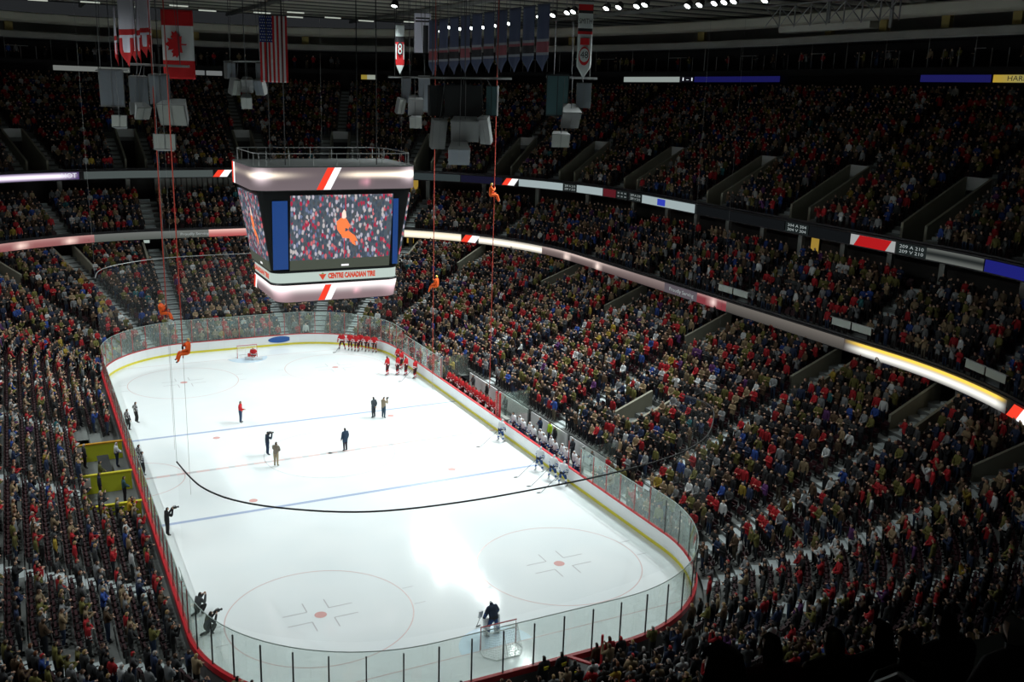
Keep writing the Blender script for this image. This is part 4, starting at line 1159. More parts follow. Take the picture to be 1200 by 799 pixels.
cluster('wide black speaker cluster below the row of dark pennants', ((6.74, .6, 25.83), (12.4, -2.27, 25.96)), [(7.74, -.34, 24.36, 1.04, 2.02, 0, 0, 'd'), (9.34, -1.14, 24.41, 2.66, 2.08, -.45, 0, 'd'), (11.04, -2.0, 24.46, .81, 2.02, -.8, 0, 't'), (7.69, -.95, 22.12, 1.04, 1.96, 0, .2, 'c'), (9.26, -1.68, 22.4, 1.96, 1.5, -.45, .35, 'c'), (10.39, -2.25, 22.43, .81, 1.85, -.9, .35, 'c'), (8.75, -1.9, 20.71, 1.5, 1.27, -.4, .5, 'g')])
cluster('teal grey speaker cluster below the white pointed banner numbered 48', ((14.48, -3.28, 26.14), (17.56, -4.87, 26.12)), [(15.04, -3.92, 24.93, 1.56, 2.77, -.45, 0, 't'), (16.64, -4.72, 24.98, 1.04, 1.67, -.6, 0, 'g'), (15.72, -4.72, 23.33, 1.3, 1.3, -.3, .6, 'c'), (14.98, -4.74, 21.97, 1.27, .92, -.35, .25, 'w')])

FRED = mat('flag_red', (.55, .012, .016), .8); FWH = mat('flag_white', (.62, .68, .68), .8); FBL = mat('flag_blue', (.02, .04, .22), .8); BNV = mat('banner_navy', (.055, .07, .13), .8); BKK = mat('banner_black', (.02, .02, .025), .8); BGR = mat('banner_grey', (.22, .24, .27), .8); BRD = mat('banner_dull_red', (.22, .06, .075), .8); BLI = mat('banner_lilac', (.78, .78, .90), .8)
def cloth(name, label, cat, top, w, h, ang, bands, point=0.0, group=None, mats=None, waves=.05, ny=26, nx=13, colfn=None):
    """a cloth hung from its top middle; bands: [(from the top as share of h, material index)]"""
    e = empty(name, top, ang, label, cat, group)
    V = []; Fs = []; Mi = []
    for j in range(ny + 1):
        for i in range(nx + 1):
            u, v = i / nx - .5, j / ny
            hh = h
            if point and v > 1 - point: u *= max(.02, (1 - v) / point)
            V.append((u * w, waves * math.sin(u * 9 + v * 2.2) * (.3 + v), -v * h))
    n_ = len(V)
    for j in range(ny):
        for i in range(nx):
            a = j * (nx + 1) + i; Fs.append((a, a + nx + 1, a + nx + 2, a + 1)); u, v = (i + .5) / nx, (j + .5) / ny
            if colfn: Mi.append(colfn(u, v))
            else:
                m = 0
                for q, k in bands:
                    if v >= q: m = k
                Mi.append(m)
    mb = MB(); mb.v = V; mb.f = Fs; mb.m = Mi
    o = mb.build('cloth', mats, e, smooth=True)
    so = o.modifiers.new('thickness', 'SOLIDIFY'); so.thickness = .012
    mb = MB(); mb.tube([(-w / 2 - .05, 0, 0), (w / 2 + .05, 0, 0)], .03, 6)
    for x in (-w * .4, w * .4): mb.tube([(x, 0, 0), (x, 0, 33.7 - top[2])], .015, 4)
    mb.build('hanging_rod', CABLE, e)
    return e
LEAF = [(0, 1.0), (.16, .70), (.36, .80), (.28, .38), (.46, .56), (.52, .44), (.76, .48), (.68, .28), (.80, .18), (.46, -.10), (.50, -.24), (.08, -.18), (.04, -.18), (.04, -.55)]
LEAF = LEAF + [(-x, z) for x, z in LEAF[::-1] if x > 0]
can = cloth('maple_leaf_flag', 'large red and white maple leaf flag hung upright from the roof', 'flag', (-7.15, 11.2, 29.98), 2.15, 4.7, -.30, [(0, 0), (.25, 1), (.75, 0)], mats=[FRED, FWH], waves=.04)
mb = MB()
for y in (-.09, .09):
    mb.poly([(z * -.95 + .05, x * 1.15 - 2.35) for x, z in LEAF], y - .01, y + .01)
mb.build('maple_leaf', FRED, can)
def usf(u, v):
    if u < .46 and v < .40: return 2
    return 0 if int(u * 13) % 2 == 0 else 1
usa = cloth('striped_starry_flag', 'red and white striped flag with starry blue corner hung upright', 'flag', (-.68, 10.2, 29.9), 1.95, 4.65, -.30, [], mats=[FRED, FWH, FBL], waves=.04, nx=26, ny=30, colfn=usf)
mb = MB()
for r_ in range(9):
    for c_ in range(6 if r_ % 2 == 0 else 5):
        x = -.975 + .08 + c_ * .155 + (.077 if r_ % 2 else 0); z = -.12 - r_ * .2
        pts = [(x + (.055 if k % 2 == 0 else .024) * math.sin(k * PI / 5), z + (.055 if k % 2 == 0 else .024) * math.cos(k * PI / 5)) for k in range(10)]
        yy = .04 * math.sin(x / 1.95 * 9 - z / 4.65 * 2.2) * (.3 - z / 4.65)
        mb.poly(pts, yy - .03, yy - .018)
o = mb.build('stars', FWH, usa)
# the two player banners and the pennants
e = cloth('number_banner', 'white pointed banner with name and number 48 hung above speakers', 'banner', (15.2, -6.95, 30.8), .95, 4.75, -.35, [(0, 1), (.04, 0), (.1, 2), (.14, 1), (.33, 2), (.37, 0), (.42, 1)], point=.16, mats=[FRED, FWH, BKK], waves=.02, nx=8)
text_mesh('SMITH', .45, BKK, e, (0, -.06, -1.22), (1, 0, 0), (0, 0, 1), width=.85)
mb = MB(); mb.add([(.36 * math.cos(a * PI / 12), -.05, -3.35 + .58 * math.sin(a * PI / 12)) for a in range(24)], [tuple(range(24))]); mb.build('red_oval', FRED, e)
mb = MB(); mb.add([(.31 * math.cos(a * PI / 12), -.058, -3.3 + .42 * math.sin(a * PI / 12)) for a in range(24)], [tuple(range(24))]); mb.build('white_oval', FWH, e)
text_mesh('48', .62, BKK, e, (0, -.068, -3.3), (1, 0, 0), (0, 0, 1), width=.5)
mb = MB(); mb.box((0, -.05, -2.45), (.6, .02, .42)); mb.build('red_badge', FRED, e)
e = cloth('number_banner', 'narrow red and white pointed banner numbered 8 beside the pennants', 'banner', (11.1, 15.85, 30.14), .72, 3.95, -.35, [(0, 1), (.26, 2), (.34, 0), (.72, 0)], point=.2, mats=[FRED, FWH, BKK], waves=.02, nx=8,
          colfn=lambda u, v: 1 if v < .24 or v > .80 else (2 if v < .33 else (1 if (abs(u - .5) > .36 and .4 < v < .7) else 0)))
text_mesh('8', 1.5, BKK, e, (0, -.05, -1.95), (1, 0, 0), (0, 0, 1), width=.5); text_mesh('8', 1.2, FWH, e, (0, -.06, -1.95), (1, 0, 0), (0, 0, 1), width=.34)
NB = 10
for i in range(NB):
    k = i / (NB - 1); p = (13.0 + 1.05 * k, 13.3 - 16.7 * k, 30.5 + .3 * k)
    cloth('pennant_banner', f'dark navy pointed pennant with pale bands, {ordn(i)} of the roof row from the far end', 'banner', p, 1.45, 4.3, PI / 2 - PI + .12, [(0, 0), (.52, 1), (.56, 2), (.62, 3 if i % 3 else 2), (.72, 1), (.76, 0)], point=.2,
          group='dark pennants in a row under the roof', mats=[BNV, BGR, BRD, BKK], waves=.04, nx=8, ny=25)
cloth('white_banner', 'tall pale banner with dark printing hung behind the dark pennants', 'banner', (14.4, 19.15, 31.44), 1.45, 3.3, -.35, [], mats=[BLI, BKK], waves=.02, colfn=lambda u, v: 1 if (.12 < v < .16 or .2 < v < .24) and .1 < u < .9 else (1 if .55 < u < .85 and v > .3 else 0))
for i, (x, y, z, hh, w) in enumerate(sorted(((-11.3, 3.9, 30.4, 4.5, 1.5), (-10.6, 6.4, 30.5, 4.4, 1.5), (-9.9, 9.9, 30.6, 4.4, 1.5), (-8.9, 14.9, 30.9, 4.2, 1.6), (-8.1, 18.4, 31.0, 4.2, 1.6), (-11.5, 8.4, 29.8, 3.8, 1.0)), key=lambda q: q[1])):
    cloth('white_pennant', f'pale lilac pennant with red tip seen nearly edge on, {ordn(i)} from the ice centre side', 'banner', (x, y, z), w, hh, -PI / 2 + (.5, .12, .04, .05, .3, .04)[i], [(0, 0), (.55, 1), (.62, 0), (.66, 1)], point=.22,
          group='pale pennants beside the maple leaf flag', mats=[BLI, FRED], waves=.06, nx=8, colfn=lambda u, v: 1 if v > .62 and (u < .3 or u > .7 or v > .8) or .5 < v < .56 else 0)

# ------------------------------------------------------------------ floodlights and roof lights
LENS = emat('lamp_lens', (.93, 1.0, .97), 9.0)
L_POS = [(10.3, 15.0), (25.0, 44.7), (26.8, 44.8), (24.3, 36.7), (26.4, 38.3), (26.6, 35.9), (26.8, 33.5), (26.5, 29.9), (26.3, 26.3), (24.1, 16.1), (24.0, 13.4), (23.5, 10.1), (23.4, 8.9), (25.2, 9.8), (23.6, 4.2), (23.7, 2.6), (24.2, .9), (23.9, -.6), (26.7, -2.0), (26.7, -3.4), (26.7, -5.1), (26.7, -6.2), (26.7, -7.2), (27.7, -9.2),
         (24, -16), (24, -23), (22, -30), (-24, -28), (-24, -20), (-24, -12), (-24, -4), (-24, 4), (-24, 12), (-24, 20), (-24, 28), (-23, 36)]
def lamp(i, x, y):
    z = 31.5; tgt = Vector((x * .12, max(-24, min(24, y * .75)), 0)); d = (tgt - Vector((x, y, z))).normalized()
    e = empty('floodlight', (x, y, z), 0, f'bright white floodlight under the roof, {ordn(i)} counting from the far end', 'floodlight', 'floodlights under the roof')
    q = d.to_track_quat('-Z', 'Y')
    mb = MB(); mb.taper((0, 0, 0), (.62, .5), (0, 0, .45), (.3, .3)); o = mb.build('housing', BLACK, e); o.rotation_mode = 'QUATERNION'; o.rotation_quaternion = q
    mb = MB(); mb.ball((0, 0, 0), .27, 10, 5, sc=(1, .85, .35)); o = mb.build('lens', LENS, e); o.rotation_mode = 'QUATERNION'; o.rotation_quaternion = q
    mb = MB(); mb.tube([(0, 0, .3), (0, 0, 2.3)], .03, 4); mb.build('bracket', STEEL, e)
    l = bpy.data.objects.new('lamp_beam', LAMP); COL.objects.link(l); l.parent = e; l.location = d * .32; l.rotation_mode = 'QUATERNION'; l.rotation_quaternion = q
for i, (x, y) in enumerate(sorted(L_POS, key=lambda q: -q[1])): lamp(i, x, y)
STRIPL = emat('strip_light', (.42, .46, .40), 1.0)
for i, (x, y) in enumerate(sorted(((-14.2, 62), (-9, 60), (-4, 63), (4, 62), (10, 60), (15, 64), (19, 61), (24, 63), (29, 60), (13, 56), (0, 57), (-18, 60)))):
    e = empty('strip_light', (x, y, 33.35), 0, f'dim pale strip light on the far roof joists, {ordn(i)} from the penalty box side', 'strip light', 'strip lights on the roof joists')
    mb = MB(); mb.box((0, 0, 0), (2.0, .25, .12)); mb.build('tube', STRIPL, e)
    mb = MB(); mb.box((0, 0, .12), (2.1, .32, .12)); mb.build('holder', STEEL, e)
# catwalk with its truss over the far right stand
cw = empty('roof_catwalk', (47, 5, 31), 0, 'steel catwalk and cross braced truss hung below the roof by the ring beam', 'catwalk')
cw.location = (0, 0, 0)
mb = MB(); mb.box((46.5, 4.5, 31.35), (1.0, 11, .55)); mb.build('walkway', mat('catwalk_pale', (.5, .5, .45), .6), cw)
mb = MB()
for y in range(-4, 12, 2):
    mb.tube([(46, y, 31.5), (46, y, 33.6)], .07, 5)
    mb.tube([(46, y, 31.6), (46, y + 2, 33.4)], .05, 4); mb.tube([(46, y + 2, 31.6), (46, y, 33.4)], .05, 4)
mb.tube([(46, -4, 33.5), (46, 12, 33.5)], .07, 5)
mb.build('truss', STEEL, cw)
mb = MB()
for y in (-3, 4.0): mb.tube([(46.2, y, 31), (46.2, y, 34.2)], .16, 6)
mb.build('hanger', STEEL, cw)

# ------------------------------------------------------------------ end nets: rails and netting
def netting_material():
    m = bpy.data.materials.new('netting'); m.use_nodes = True; nt = m.node_tree; nt.nodes.clear()
    o = nt.nodes.new('ShaderNodeOutputMaterial'); t = nt.nodes.new('ShaderNodeBsdfTransparent'); d = nt.nodes.new('ShaderNodeBsdfDiffuse'); d.inputs[0].default_value = (.5, .55, .55, 1)
    mx = nt.nodes.new('ShaderNodeMixShader'); mx.inputs[0].default_value = .035
    nt.links.new(t.outputs[0], mx.inputs[1]); nt.links.new(d.outputs[0], mx.inputs[2]); nt.links.new(mx.outputs[0], o.inputs[0]); return m
NETM = netting_material()
NR = [(-13.0, -21.2), (-12.75, -23.2), (-12.4, -24.7), (-11.6, -26.2), (-10.2, -27.6), (-8.0, -29.0), (-5.8, -29.7), (-2.6, -30.0), (.7, -29.95), (3.3, -29.8), (6.2, -29.4), (8.5, -28.8), (10.3, -27.9), (11.6, -26.9), (13.0, -25.4), (13.9, -24.2), (14.25, -23.2), (14.2, -22.2), (13.9, -21.5)]
def smooth(pts, k=4):
    out = []
    for i in range(len(pts) - 1):
        p0, p1, p2, p3 = pts[max(0, i - 1)], pts[i], pts[i + 1], pts[min(len(pts) - 1, i + 2)]
        for q in range(k):
            t = q / k
            out.append(tuple(.5 * (2 * b + (c - a) * t + (2 * a - 5 * b + 4 * c - d) * t * t + (3 * b - a - 3 * c + d) * t ** 3) for a, b, c, d in zip(p0, p1, p2, p3)))
    return out + [pts[-1]]
NR = smooth(NR)
for sy, lab in ((1, 'black curved net rail hung over the near end of the ice'), (-1, 'grey curved net rail hung over the far end glass')):
    e = empty('net_rail', (0, 0, 0), 0, lab, 'net rail')
    pts = [Vector((x, y * sy, 9.0)) for x, y in NR]
    if sy < 0: pts = [Vector((x * 1.0, -y + 1.5, 9.2)) for x, y in NR]
    mb = MB(); mb.tube(pts, .036, 6); mb.build('rail', BLACK if sy > 0 else STEEL, e)
    mb = MB()
    for a, b in zip(pts, pts[1:]):
        mb.quad((a.x, a.y, 3.3), (b.x, b.y, 3.3), (b.x, b.y, 8.95), (a.x, a.y, 8.95))
    o = mb.build('netting', NETM, e); o['kind'] = 'stuff'
    mb = MB()
    for p in (pts[0], pts[-13], pts[-1]) if sy > 0 else (pts[0], pts[24], pts[44], pts[-1]): mb.tube([p, (p.x, p.y, 33.8)], .006, 4)
    mb.build('hanger', STEEL, e)
# ------------------------------------------------------------------ people on the ice
BLKC = (.012, .012, .014); CHAR = (.04, .042, .046); NAVY = (.012, .025, .06); DEN = (.03, .055, .11); WH = (.62, .65, .68); REDJ = (.50, .012, .018); ORG = (.80, .11, .012); TAN = (.24, .17, .10); KHA = (.34, .28, .18)
DKH = (.015, .010, .008); BRH = (.06, .03, .016)
def face(dx, dy): return math.atan2(-dx, dy)
def cambox(label, loc, rz, name='video_camera', big=True):
    e = empty(name, loc, rz, label, 'camera')
    k = .72 if big else .5
    mb = MB(); mb.box((0, 0, 0), (.13 * k, .34 * k, .17 * k)); mb.box((0, -.2 * k, -.01), (.10 * k, .14 * k, .12 * k)); mb.build('camera_body', BLACK, e)
    mb = MB(); mb.tube([(0, .17 * k, 0), (0, .26 * k, 0), (0, .27 * k, 0), (0, .36 * k, 0)], [.05 * k, .055 * k, .07 * k, .075 * k], 10); mb.build('lens', SPD, e)
    mb = MB(); mb.tube([(0, -.1 * k, .09 * k), (0, -.08 * k, .16 * k), (0, .1 * k, .16 * k), (0, .12 * k, .09 * k)], .014, 6); mb.build('handle', BLACK, e)
    return e
def stick(label, top, toe, rz):
    """hockey stick from the butt end to the heel of the blade"""
    e = empty('hockey_stick', toe, 0, label, 'hockey stick')
    v = Vector(top) - Vector(toe)
    mb = MB(); mb.tube([v, v * .03], .016, 6); mb.build('shaft', mat('stick_dark', (.05, .05, .055), .5), e)
    d = Vector((-math.sin(rz), math.cos(rz), 0)); mb = MB(); mb.tube([(0, 0, .035), d * .12 + Vector((0, 0, .035)), d * .28 + Vector((0, 0, .04))], [.02, .032, .02], 6); mb.build('blade', BLACK, e)
def striped(b, V_):
    """black and white vertical stripes of the officials"""
K = dict(fingers=True, eyes=True)
def official(label, loc, rz, **kw):
    b, N = person(label, loc, rz, (.55, .56, .58), BLKC, DKH, topname='striped_shirt', arms=kw.get('arms', 'hips'), legs='skate', bulk=1.1, fingers=True, eyes=True, cap='helmet')
    jk = [c for c in b.children if c.name.startswith('striped_shirt')][0]; me = jk.data.copy(); jk.data = me
    me.materials.clear(); me.materials.append(FAB); me.materials.append(TR_K)
    for p in me.polygons:
        c = p.center; p.material_index = int(math.floor(c.x / .055 + 100)) % 2
    return b
official('official in striped shirt, hands on hips, by far blue line', (-11.6, 11.5, .02), face(1, .3))
official('second official in striped shirt close to the penalty side glass', (-12.35, 10.0, .02), face(1, .6), arms='down')
official('official in striped shirt standing by the penalty box, nearer the glass gate', (-12.4, .6, .02), face(1, .2), arms='back')
official('official in dark striped shirt behind the one at the penalty box', (-12.45, 2.0, .02), face(1, .5), arms='down')
person('man in red jacket and blue jeans holding a microphone on the ice', (-4.4, 8.8, .008), face(.9, -.5), REDJ, DEN, DKH, arms=('mic', 'down'), legs='stand', lean=.02, bulk=1.12, topname='jacket', **K)
person('dark dressed cameraman on the ice with camera on his shoulder', (-4.1, 1.3, .008), face(1, .1), (.02, .03, .05), NAVY, DKH, arms=('phone', 'shoulder'), legs='stand', lean=.05, bulk=1.12, **K)
cambox('large video camera on the shoulder of the dark cameraman', (-3.93, 1.14, 1.66), face(1, .1))
person('assistant in tan jacket and khaki trousers beside the cameraman', (-4.05, -1.0, .008), face(.6, .8), (.20, .17, .13), KHA, BRH, arms=('front', 'chin'), legs='stand', lean=.08, bulk=1.15, **K)
person('man in dark blue coat standing alone at centre ice', (1.1, 0, .008), face(-.3, .95), (.02, .045, .085), (.03, .018, .03), DKH, coat=.25, arms='down', legs='stand', lean=.0, bulk=1.2, topname='coat', **K)
person('man in grey suit on the ice beside the tan jacket man', (5.3, 6.1, .008), face(-.4, .9), (.045, .055, .065), (.03, .035, .045), DKH, arms='back', legs='stand', bulk=1.08, **K)
person('man in tan jacket and jeans raising a camera near far blue line', (6.0, 5.75, .008), face(.8, .5), (.27, .22, .15), (.03, .06, .09), DKH, arms=('phone', 'shoulder'), legs='stand', lean=.04, bulk=1.12, **K)
cambox('small camera raised by the man in tan jacket', (6.3, 5.72, 1.62), face(.8, .5), 'camera', False)
person('photographer in black standing against the penalty side glass at near blue line', (-12.2, -9.1, .008), face(1, .2), BLKC, BLKC, DKH, arms='phone', legs='stand', lean=.05, bulk=1.1, **K)
cambox('camera with long lens held up by the black clad photographer', (-11.75, -9.0, 1.60), face(1, .2), 'camera')
person('upper of two crouching photographers at the near corner glass', (-12.15, -18.7, .008), face(.8, .5), (.045, .05, .055), BLKC, DKH, arms='phone', legs='crouch', lean=.3, bulk=1.15, **K)
person('lower of two crouching photographers at the near corner glass', (-12.05, -20.7, .008), face(.9, .4), (.03, .032, .036), CHAR, DKH, arms='phone', legs='crouch', lean=.35, bulk=1.15, **K)
cambox('camera held by the lower crouching photographer', (-11.5, -20.4, 1.0), face(.9, .3), 'camera')

def player(label, loc, rz, team, arms='stick', legs='skate', lean=.08, helmet=None, group=None, sc=1.05):
    top, pants = (REDJ, (.05, .01, .012)) if team == 'red' else (WH, (.015, .05, .16))
    b, N = person(label, loc, rz, top, pants, helmet or DKH, 'short', .05, team, 0, group, 'hockey_player', sc, 'helmet' if helmet else None, topname='jersey', legname='hockey_pants', arms=arms, legs=legs, lean=lean, bulk=1.3, fingers=True, eyes=True)
    for c in b.children:
        if c.name.startswith('hockey_pants'):
            k = c.data.name + team
            me = _gear.get(k)
            if me is None:
                me = c.data.copy(); me.materials.clear()
                for m in ([FAB, TR_R, TR_W] if team == 'red' else [FAB, TR_W, TR_B]): me.materials.append(m)
                for p in me.polygons:
                    z = p.center.z; p.material_index = 0 if z > .47 else (2 if .22 < z < .32 else 1)
                _gear[k] = me
            c.data = me
    for sx in (-1, 1):      # skates under the boots
        f = N['an' + ('l' if sx > 0 else 'r')][0]; t = N['to' + ('l' if sx > 0 else 'r')][0]
        mb = MB(); mb.hexa([(f.x - .004, f.y - .08, 0), (f.x + .004, f.y - .08, 0), (t.x + .004, t.y + .05, 0), (t.x - .004, t.y + .05, 0), (f.x - .012, f.y - .07, f.z - .07), (f.x + .012, f.y - .07, f.z - .07), (t.x + .012, t.y + .03, max(.03, t.z - .05)), (t.x - .012, t.y + .03, max(.03, t.z - .05))])
        mb.build('skate_blade', STEEL, b)
    return b
FAR = [(9.2, 26.9), (9.8, 26.2), (10.25, 25.6), (10.75, 25.9), (11.2, 25.2), (11.75, 24.6)]
for i, (x, y) in enumerate(FAR):
    a = math.radians(90 - 30); player(f'red hockey player in the far corner line, {ordn(i)} from the goal', (x, y, .008), face(-.6, -.7), 'red', 'wide' if i == 0 else 'stick', 'wide' if i == 0 else 'skate', .3 if i == 0 else .08)
NEARR = [(10.3, 16.8), (11.2, 16.6), (11.85, 16.2), (12.25, 15.0), (12.15, 18.2), (12.3, 19.6)]
for i, (x, y) in enumerate(sorted(NEARR, key=lambda q: q[1])):
    player(f'red hockey player in the bench side line, {ordn(i)} from the bench', (x, y, .008), face(-.7, .7), 'red', 'front' if i % 2 else 'down')
stick('hockey stick slanting to the ice from the red line nearest the bench', (11.9, 14.8, .95), (10.7, 14.5, .01), face(-1, 0))
stick('hockey stick of the first red player in the far corner', (9.0, 26.6, .8), (8.2, 25.9, .01), face(-1, 0))
HW = (.62, .65, .66)
for i, (x, y) in enumerate(((12.2, -2.4), (12.1, -8.6), (12.2, -10.3), (12.3, -11.5))):
    player(('white jersey player leaning at the middle of the bench boards', 'white jersey player by the bench at near blue line', 'white jersey player next along the bench boards', 'white jersey player at the end of the bench')[i], (x, y, .008), face(.8, .4) if i else face(.9, .2), 'white', 'stick', 'wide', .25, HW)
    stick(f'hockey stick pointing onto the ice, held by the {("lone player mid bench", "first", "second", "third")[i]}{"" if i == 0 else " white player near blue line"}', (x - .2, y - .1, .95), (x - 1.9, y - .55, .01), face(-1, .2))
# goalies
GP = mat('goalie_pad_white', (.68, .70, .72), .5); GPR = mat('goalie_pad_red', (.5, .03, .03), .5)
b = player('goalie in navy jersey standing in front of the near net', (.25, -26.1, .008), face(-.2, 1), 'white', ('wide', 'wide'), 'wide', .35, HW)
for c in b.children:
    if c.name.startswith('jersey'):
        c.color = (.018, .03, .06, 1)
for nm, c, d, r in (('leg_pad', (-.30, .16, .42), (.28, .12, .80), -.1), ('leg_pad', (.30, .16, .42), (.28, .12, .80), -.1), ('blocker', (-.42, .45, .95), (.2, .06, .36), .2), ('catching_glove', (.42, .45, .95), (.24, .12, .26), 0)):
    mb = MB(); mb.box(c, d, rx=r); mb.box((c[0], c[1] + d[1] * .5, c[2]), (d[0] * .75, .05, d[2] * .9), rx=r); mb.build(nm, GP, b)
text_mesh('35', .32, GP, b, (0, .07, 1.22), (-1, 0, 0), (0, .3, 1)) if False else None
stick('wide goalie stick in front of the near goalie', (-.15, -25.55, .85), (-.25, -25.2, .02), face(1, .2))
b = player('red goalie down on the ice at the post of the far net', (.45, 26.35, .008), face(-.4, -.9), 'red', 'lap', 'butterfly', .45, (.5, .03, .03))
for sx in (-1, 1):
    mb = MB(); mb.box((sx * .42, .25, .13), (.72, .16, .24), rz=-sx * .3); mb.build('leg_pad', GP, b)
mb = MB(); mb.box((.32, .42, .5), (.24, .12, .3)); mb.build('catching_glove', GPR, b)

# ------------------------------------------------------------------ benches
bn = empty('players_bench', (14.4, -.3, 0), 0, 'long low bench behind the boards for both teams', 'bench'); bn.location = (0, 0, 0)
mb = MB()
for y0, y1 in ((-11.8, -.8), (.6, 10.9)): mb.box((14.35, (y0 + y1) / 2, .45), (.36, y1 - y0, .05))
mb.build('plank', CONC_L, bn)
mb = MB()
for y in [-11.5 + 1.5 * k for k in range(8)] + [.9 + 1.6 * k for k in range(7)]: mb.box((14.35, y, .215), (.3, .06, .43))
mb.build('leg', STEEL, bn)
mb = MB()
for y0, y1 in ((-12.4, -6.3), (-5.9, -.3), (.3, 5.4), (5.8, 11.2)): mb.box((15.9, (y0 + y1) / 2, .6), (.12, y1 - y0, 1.2))
o = struct('bench_wall', mb, WHITE)
mb = MB()
for y in (-12.4, -.1, .2, 11.35):
    mb.box((14.4, y, 1.05 + .9), (2.7, .03, 1.8))
o = struct('bench_end_glass', mb, GLASS)
for y, m in ((-.05, RED), (.5, RED), (11.35, STEEL), (-12.4, STEEL)):
    mb = MB(); mb.box((0, 0, 1.45), (.14, .14, 2.9)); o = struct('bench_post', mb, m); o.location = (13.25, y, 0)
i = 0; y = 10.6
while y > .9:
    player(f'red player on the far team bench, {ordn(i)} from its far end', (13.72 + .12 * (i % 2), y, .02), face(-1, .1), 'red', ('front', 'lap', 'down')[i % 3], 'skate', .1, None, 'red players lined on the bench', 1.08); y -= .68; i += 1
i = 0; y = -1.6
while y > -12.0:
    player(f'white player on the near team bench, {ordn(i)} from the red post', (13.75 + .15 * (i % 2), y, .02), face(-1, .1), 'white', ('front', 'lap', 'down')[i % 3], 'skate', .12, HW if i % 4 else None, 'white players lined on the bench', 1.08); y -= .8; i += 1
COACH = [(8.8, CHAR, 'charcoal suit'), (6.1, BLKC, 'black suit'), (2.6, (.02, .02, .03), 'dark suit'), (-3.2, NAVY, 'navy suit'), (-5.4, BLKC, 'black jacket'), (-8.0, (.025, .03, .04), 'blue grey suit'), (-10.6, CHAR, 'charcoal jacket')]
for i, (y, c, nm) in enumerate(COACH):
    person(f'coach in {nm} standing behind the {"red" if y > 0 else "white"} players on the bench', (15.1, y, .02), face(-1, .1), c, c, (DKH, BRH, (.3, .29, .28))[i % 3], arms=('cross', 'down', 'front')[i % 3], legs='stand', bulk=1.15, **K)
person('trainer in bright yellow green vest behind the white bench', (15.3, -4.3, .02), face(-1, 0), (.42, .62, .02), NAVY, BRH, arms='down', legs='stand', bulk=1.1, **K)

# ------------------------------------------------------------------ penalty boxes
LIME = mat('lime_panel', (.52, .56, .03), .5); ORP = mat('orange_panel', (.62, .30, .02), .5)
for y, lab, m in ((4.6, 'yellow divider wall with orange cap between penalty boxes, far one', LIME), (-1.2, 'lime yellow divider wall of the penalty boxes, near one', LIME), (-6.3, 'short yellow end wall of the penalty boxes', LIME)):
    e = empty('penalty_box_divider', (-14.9, y, 0), 0, lab, 'divider wall')
    mb = MB(); mb.box((0, 0, .6), (3.3, .12, 1.2)); mb.build('panel', m, e)
    mb = MB(); mb.box((0, 0, 1.23), (3.4, .2, .07)); mb.build('cap', ORP if y > 4 else YELLOW, e)
    mb = MB(); mb.box((-1.0, -.07, .75), (.5, .02, .7)); mb.build('white_notice', WHITE, e)
mb = MB(); mb.box((-16.65, .1, .62), (.12, 13.0, 1.24)); struct('penalty_box_wall', mb, RED)
e = empty('timekeeper_table', (-14.6, 1.6, 0), 0, 'dark timekeeper table between the yellow divider walls', 'table')
mb = MB(); mb.box((0, 0, .76), (.7, 3.6, .05)); mb.build('tabletop', SPD, e)
for sx in (-.3, .3):
    for sy in (-1.7, 1.7):
        mb = MB(); mb.box((sx, sy, .37), (.05, .05, .74)); mb.build('leg', STEEL, e)
person('white jersey player standing inside the penalty box by the glass', (-13.75, 2.9, .02), face(1, 0), WH, NAVY, (.5, .5, .52), jersey='white', arms='front', legs='stand', bulk=1.25, cap='helmet', **K)
person('man in dark coat with grey hair between the yellow walls', (-15.7, 3.4, .02), face(1, .2), (.03, .03, .03), BLKC, (.5, .47, .43), coat=.15, arms='down', legs='stand', bulk=1.15, topname='coat', **K)
person('attendant in olive jacket beside the timekeeper table', (-15.0, -.2, .02), face(1, 0), (.10, .10, .03), NAVY, DKH, arms='front', legs='stand', bulk=1.1, **K)
person('attendant in navy jacket in front of the near yellow wall', (-15.2, -2.2, .02), face(1, 0), (.015, .02, .045), BLKC, DKH, arms='down', legs='stand', bulk=1.1, **K)
person('attendant in teal jacket near the glass in the nearest box', (-13.9, -3.4, .02), face(1, .1), (.03, .08, .10), BLKC, DKH, arms='front', legs='stand', bulk=1.1, **K)
person('man in orange yellow jacket at the glass beyond the boxes', (-14.0, -7.6, .30), face(1, .1), (.60, .36, .02), BLKC, (.40, .3, .1), arms='phone', legs='stand', bulk=1.15, **K)

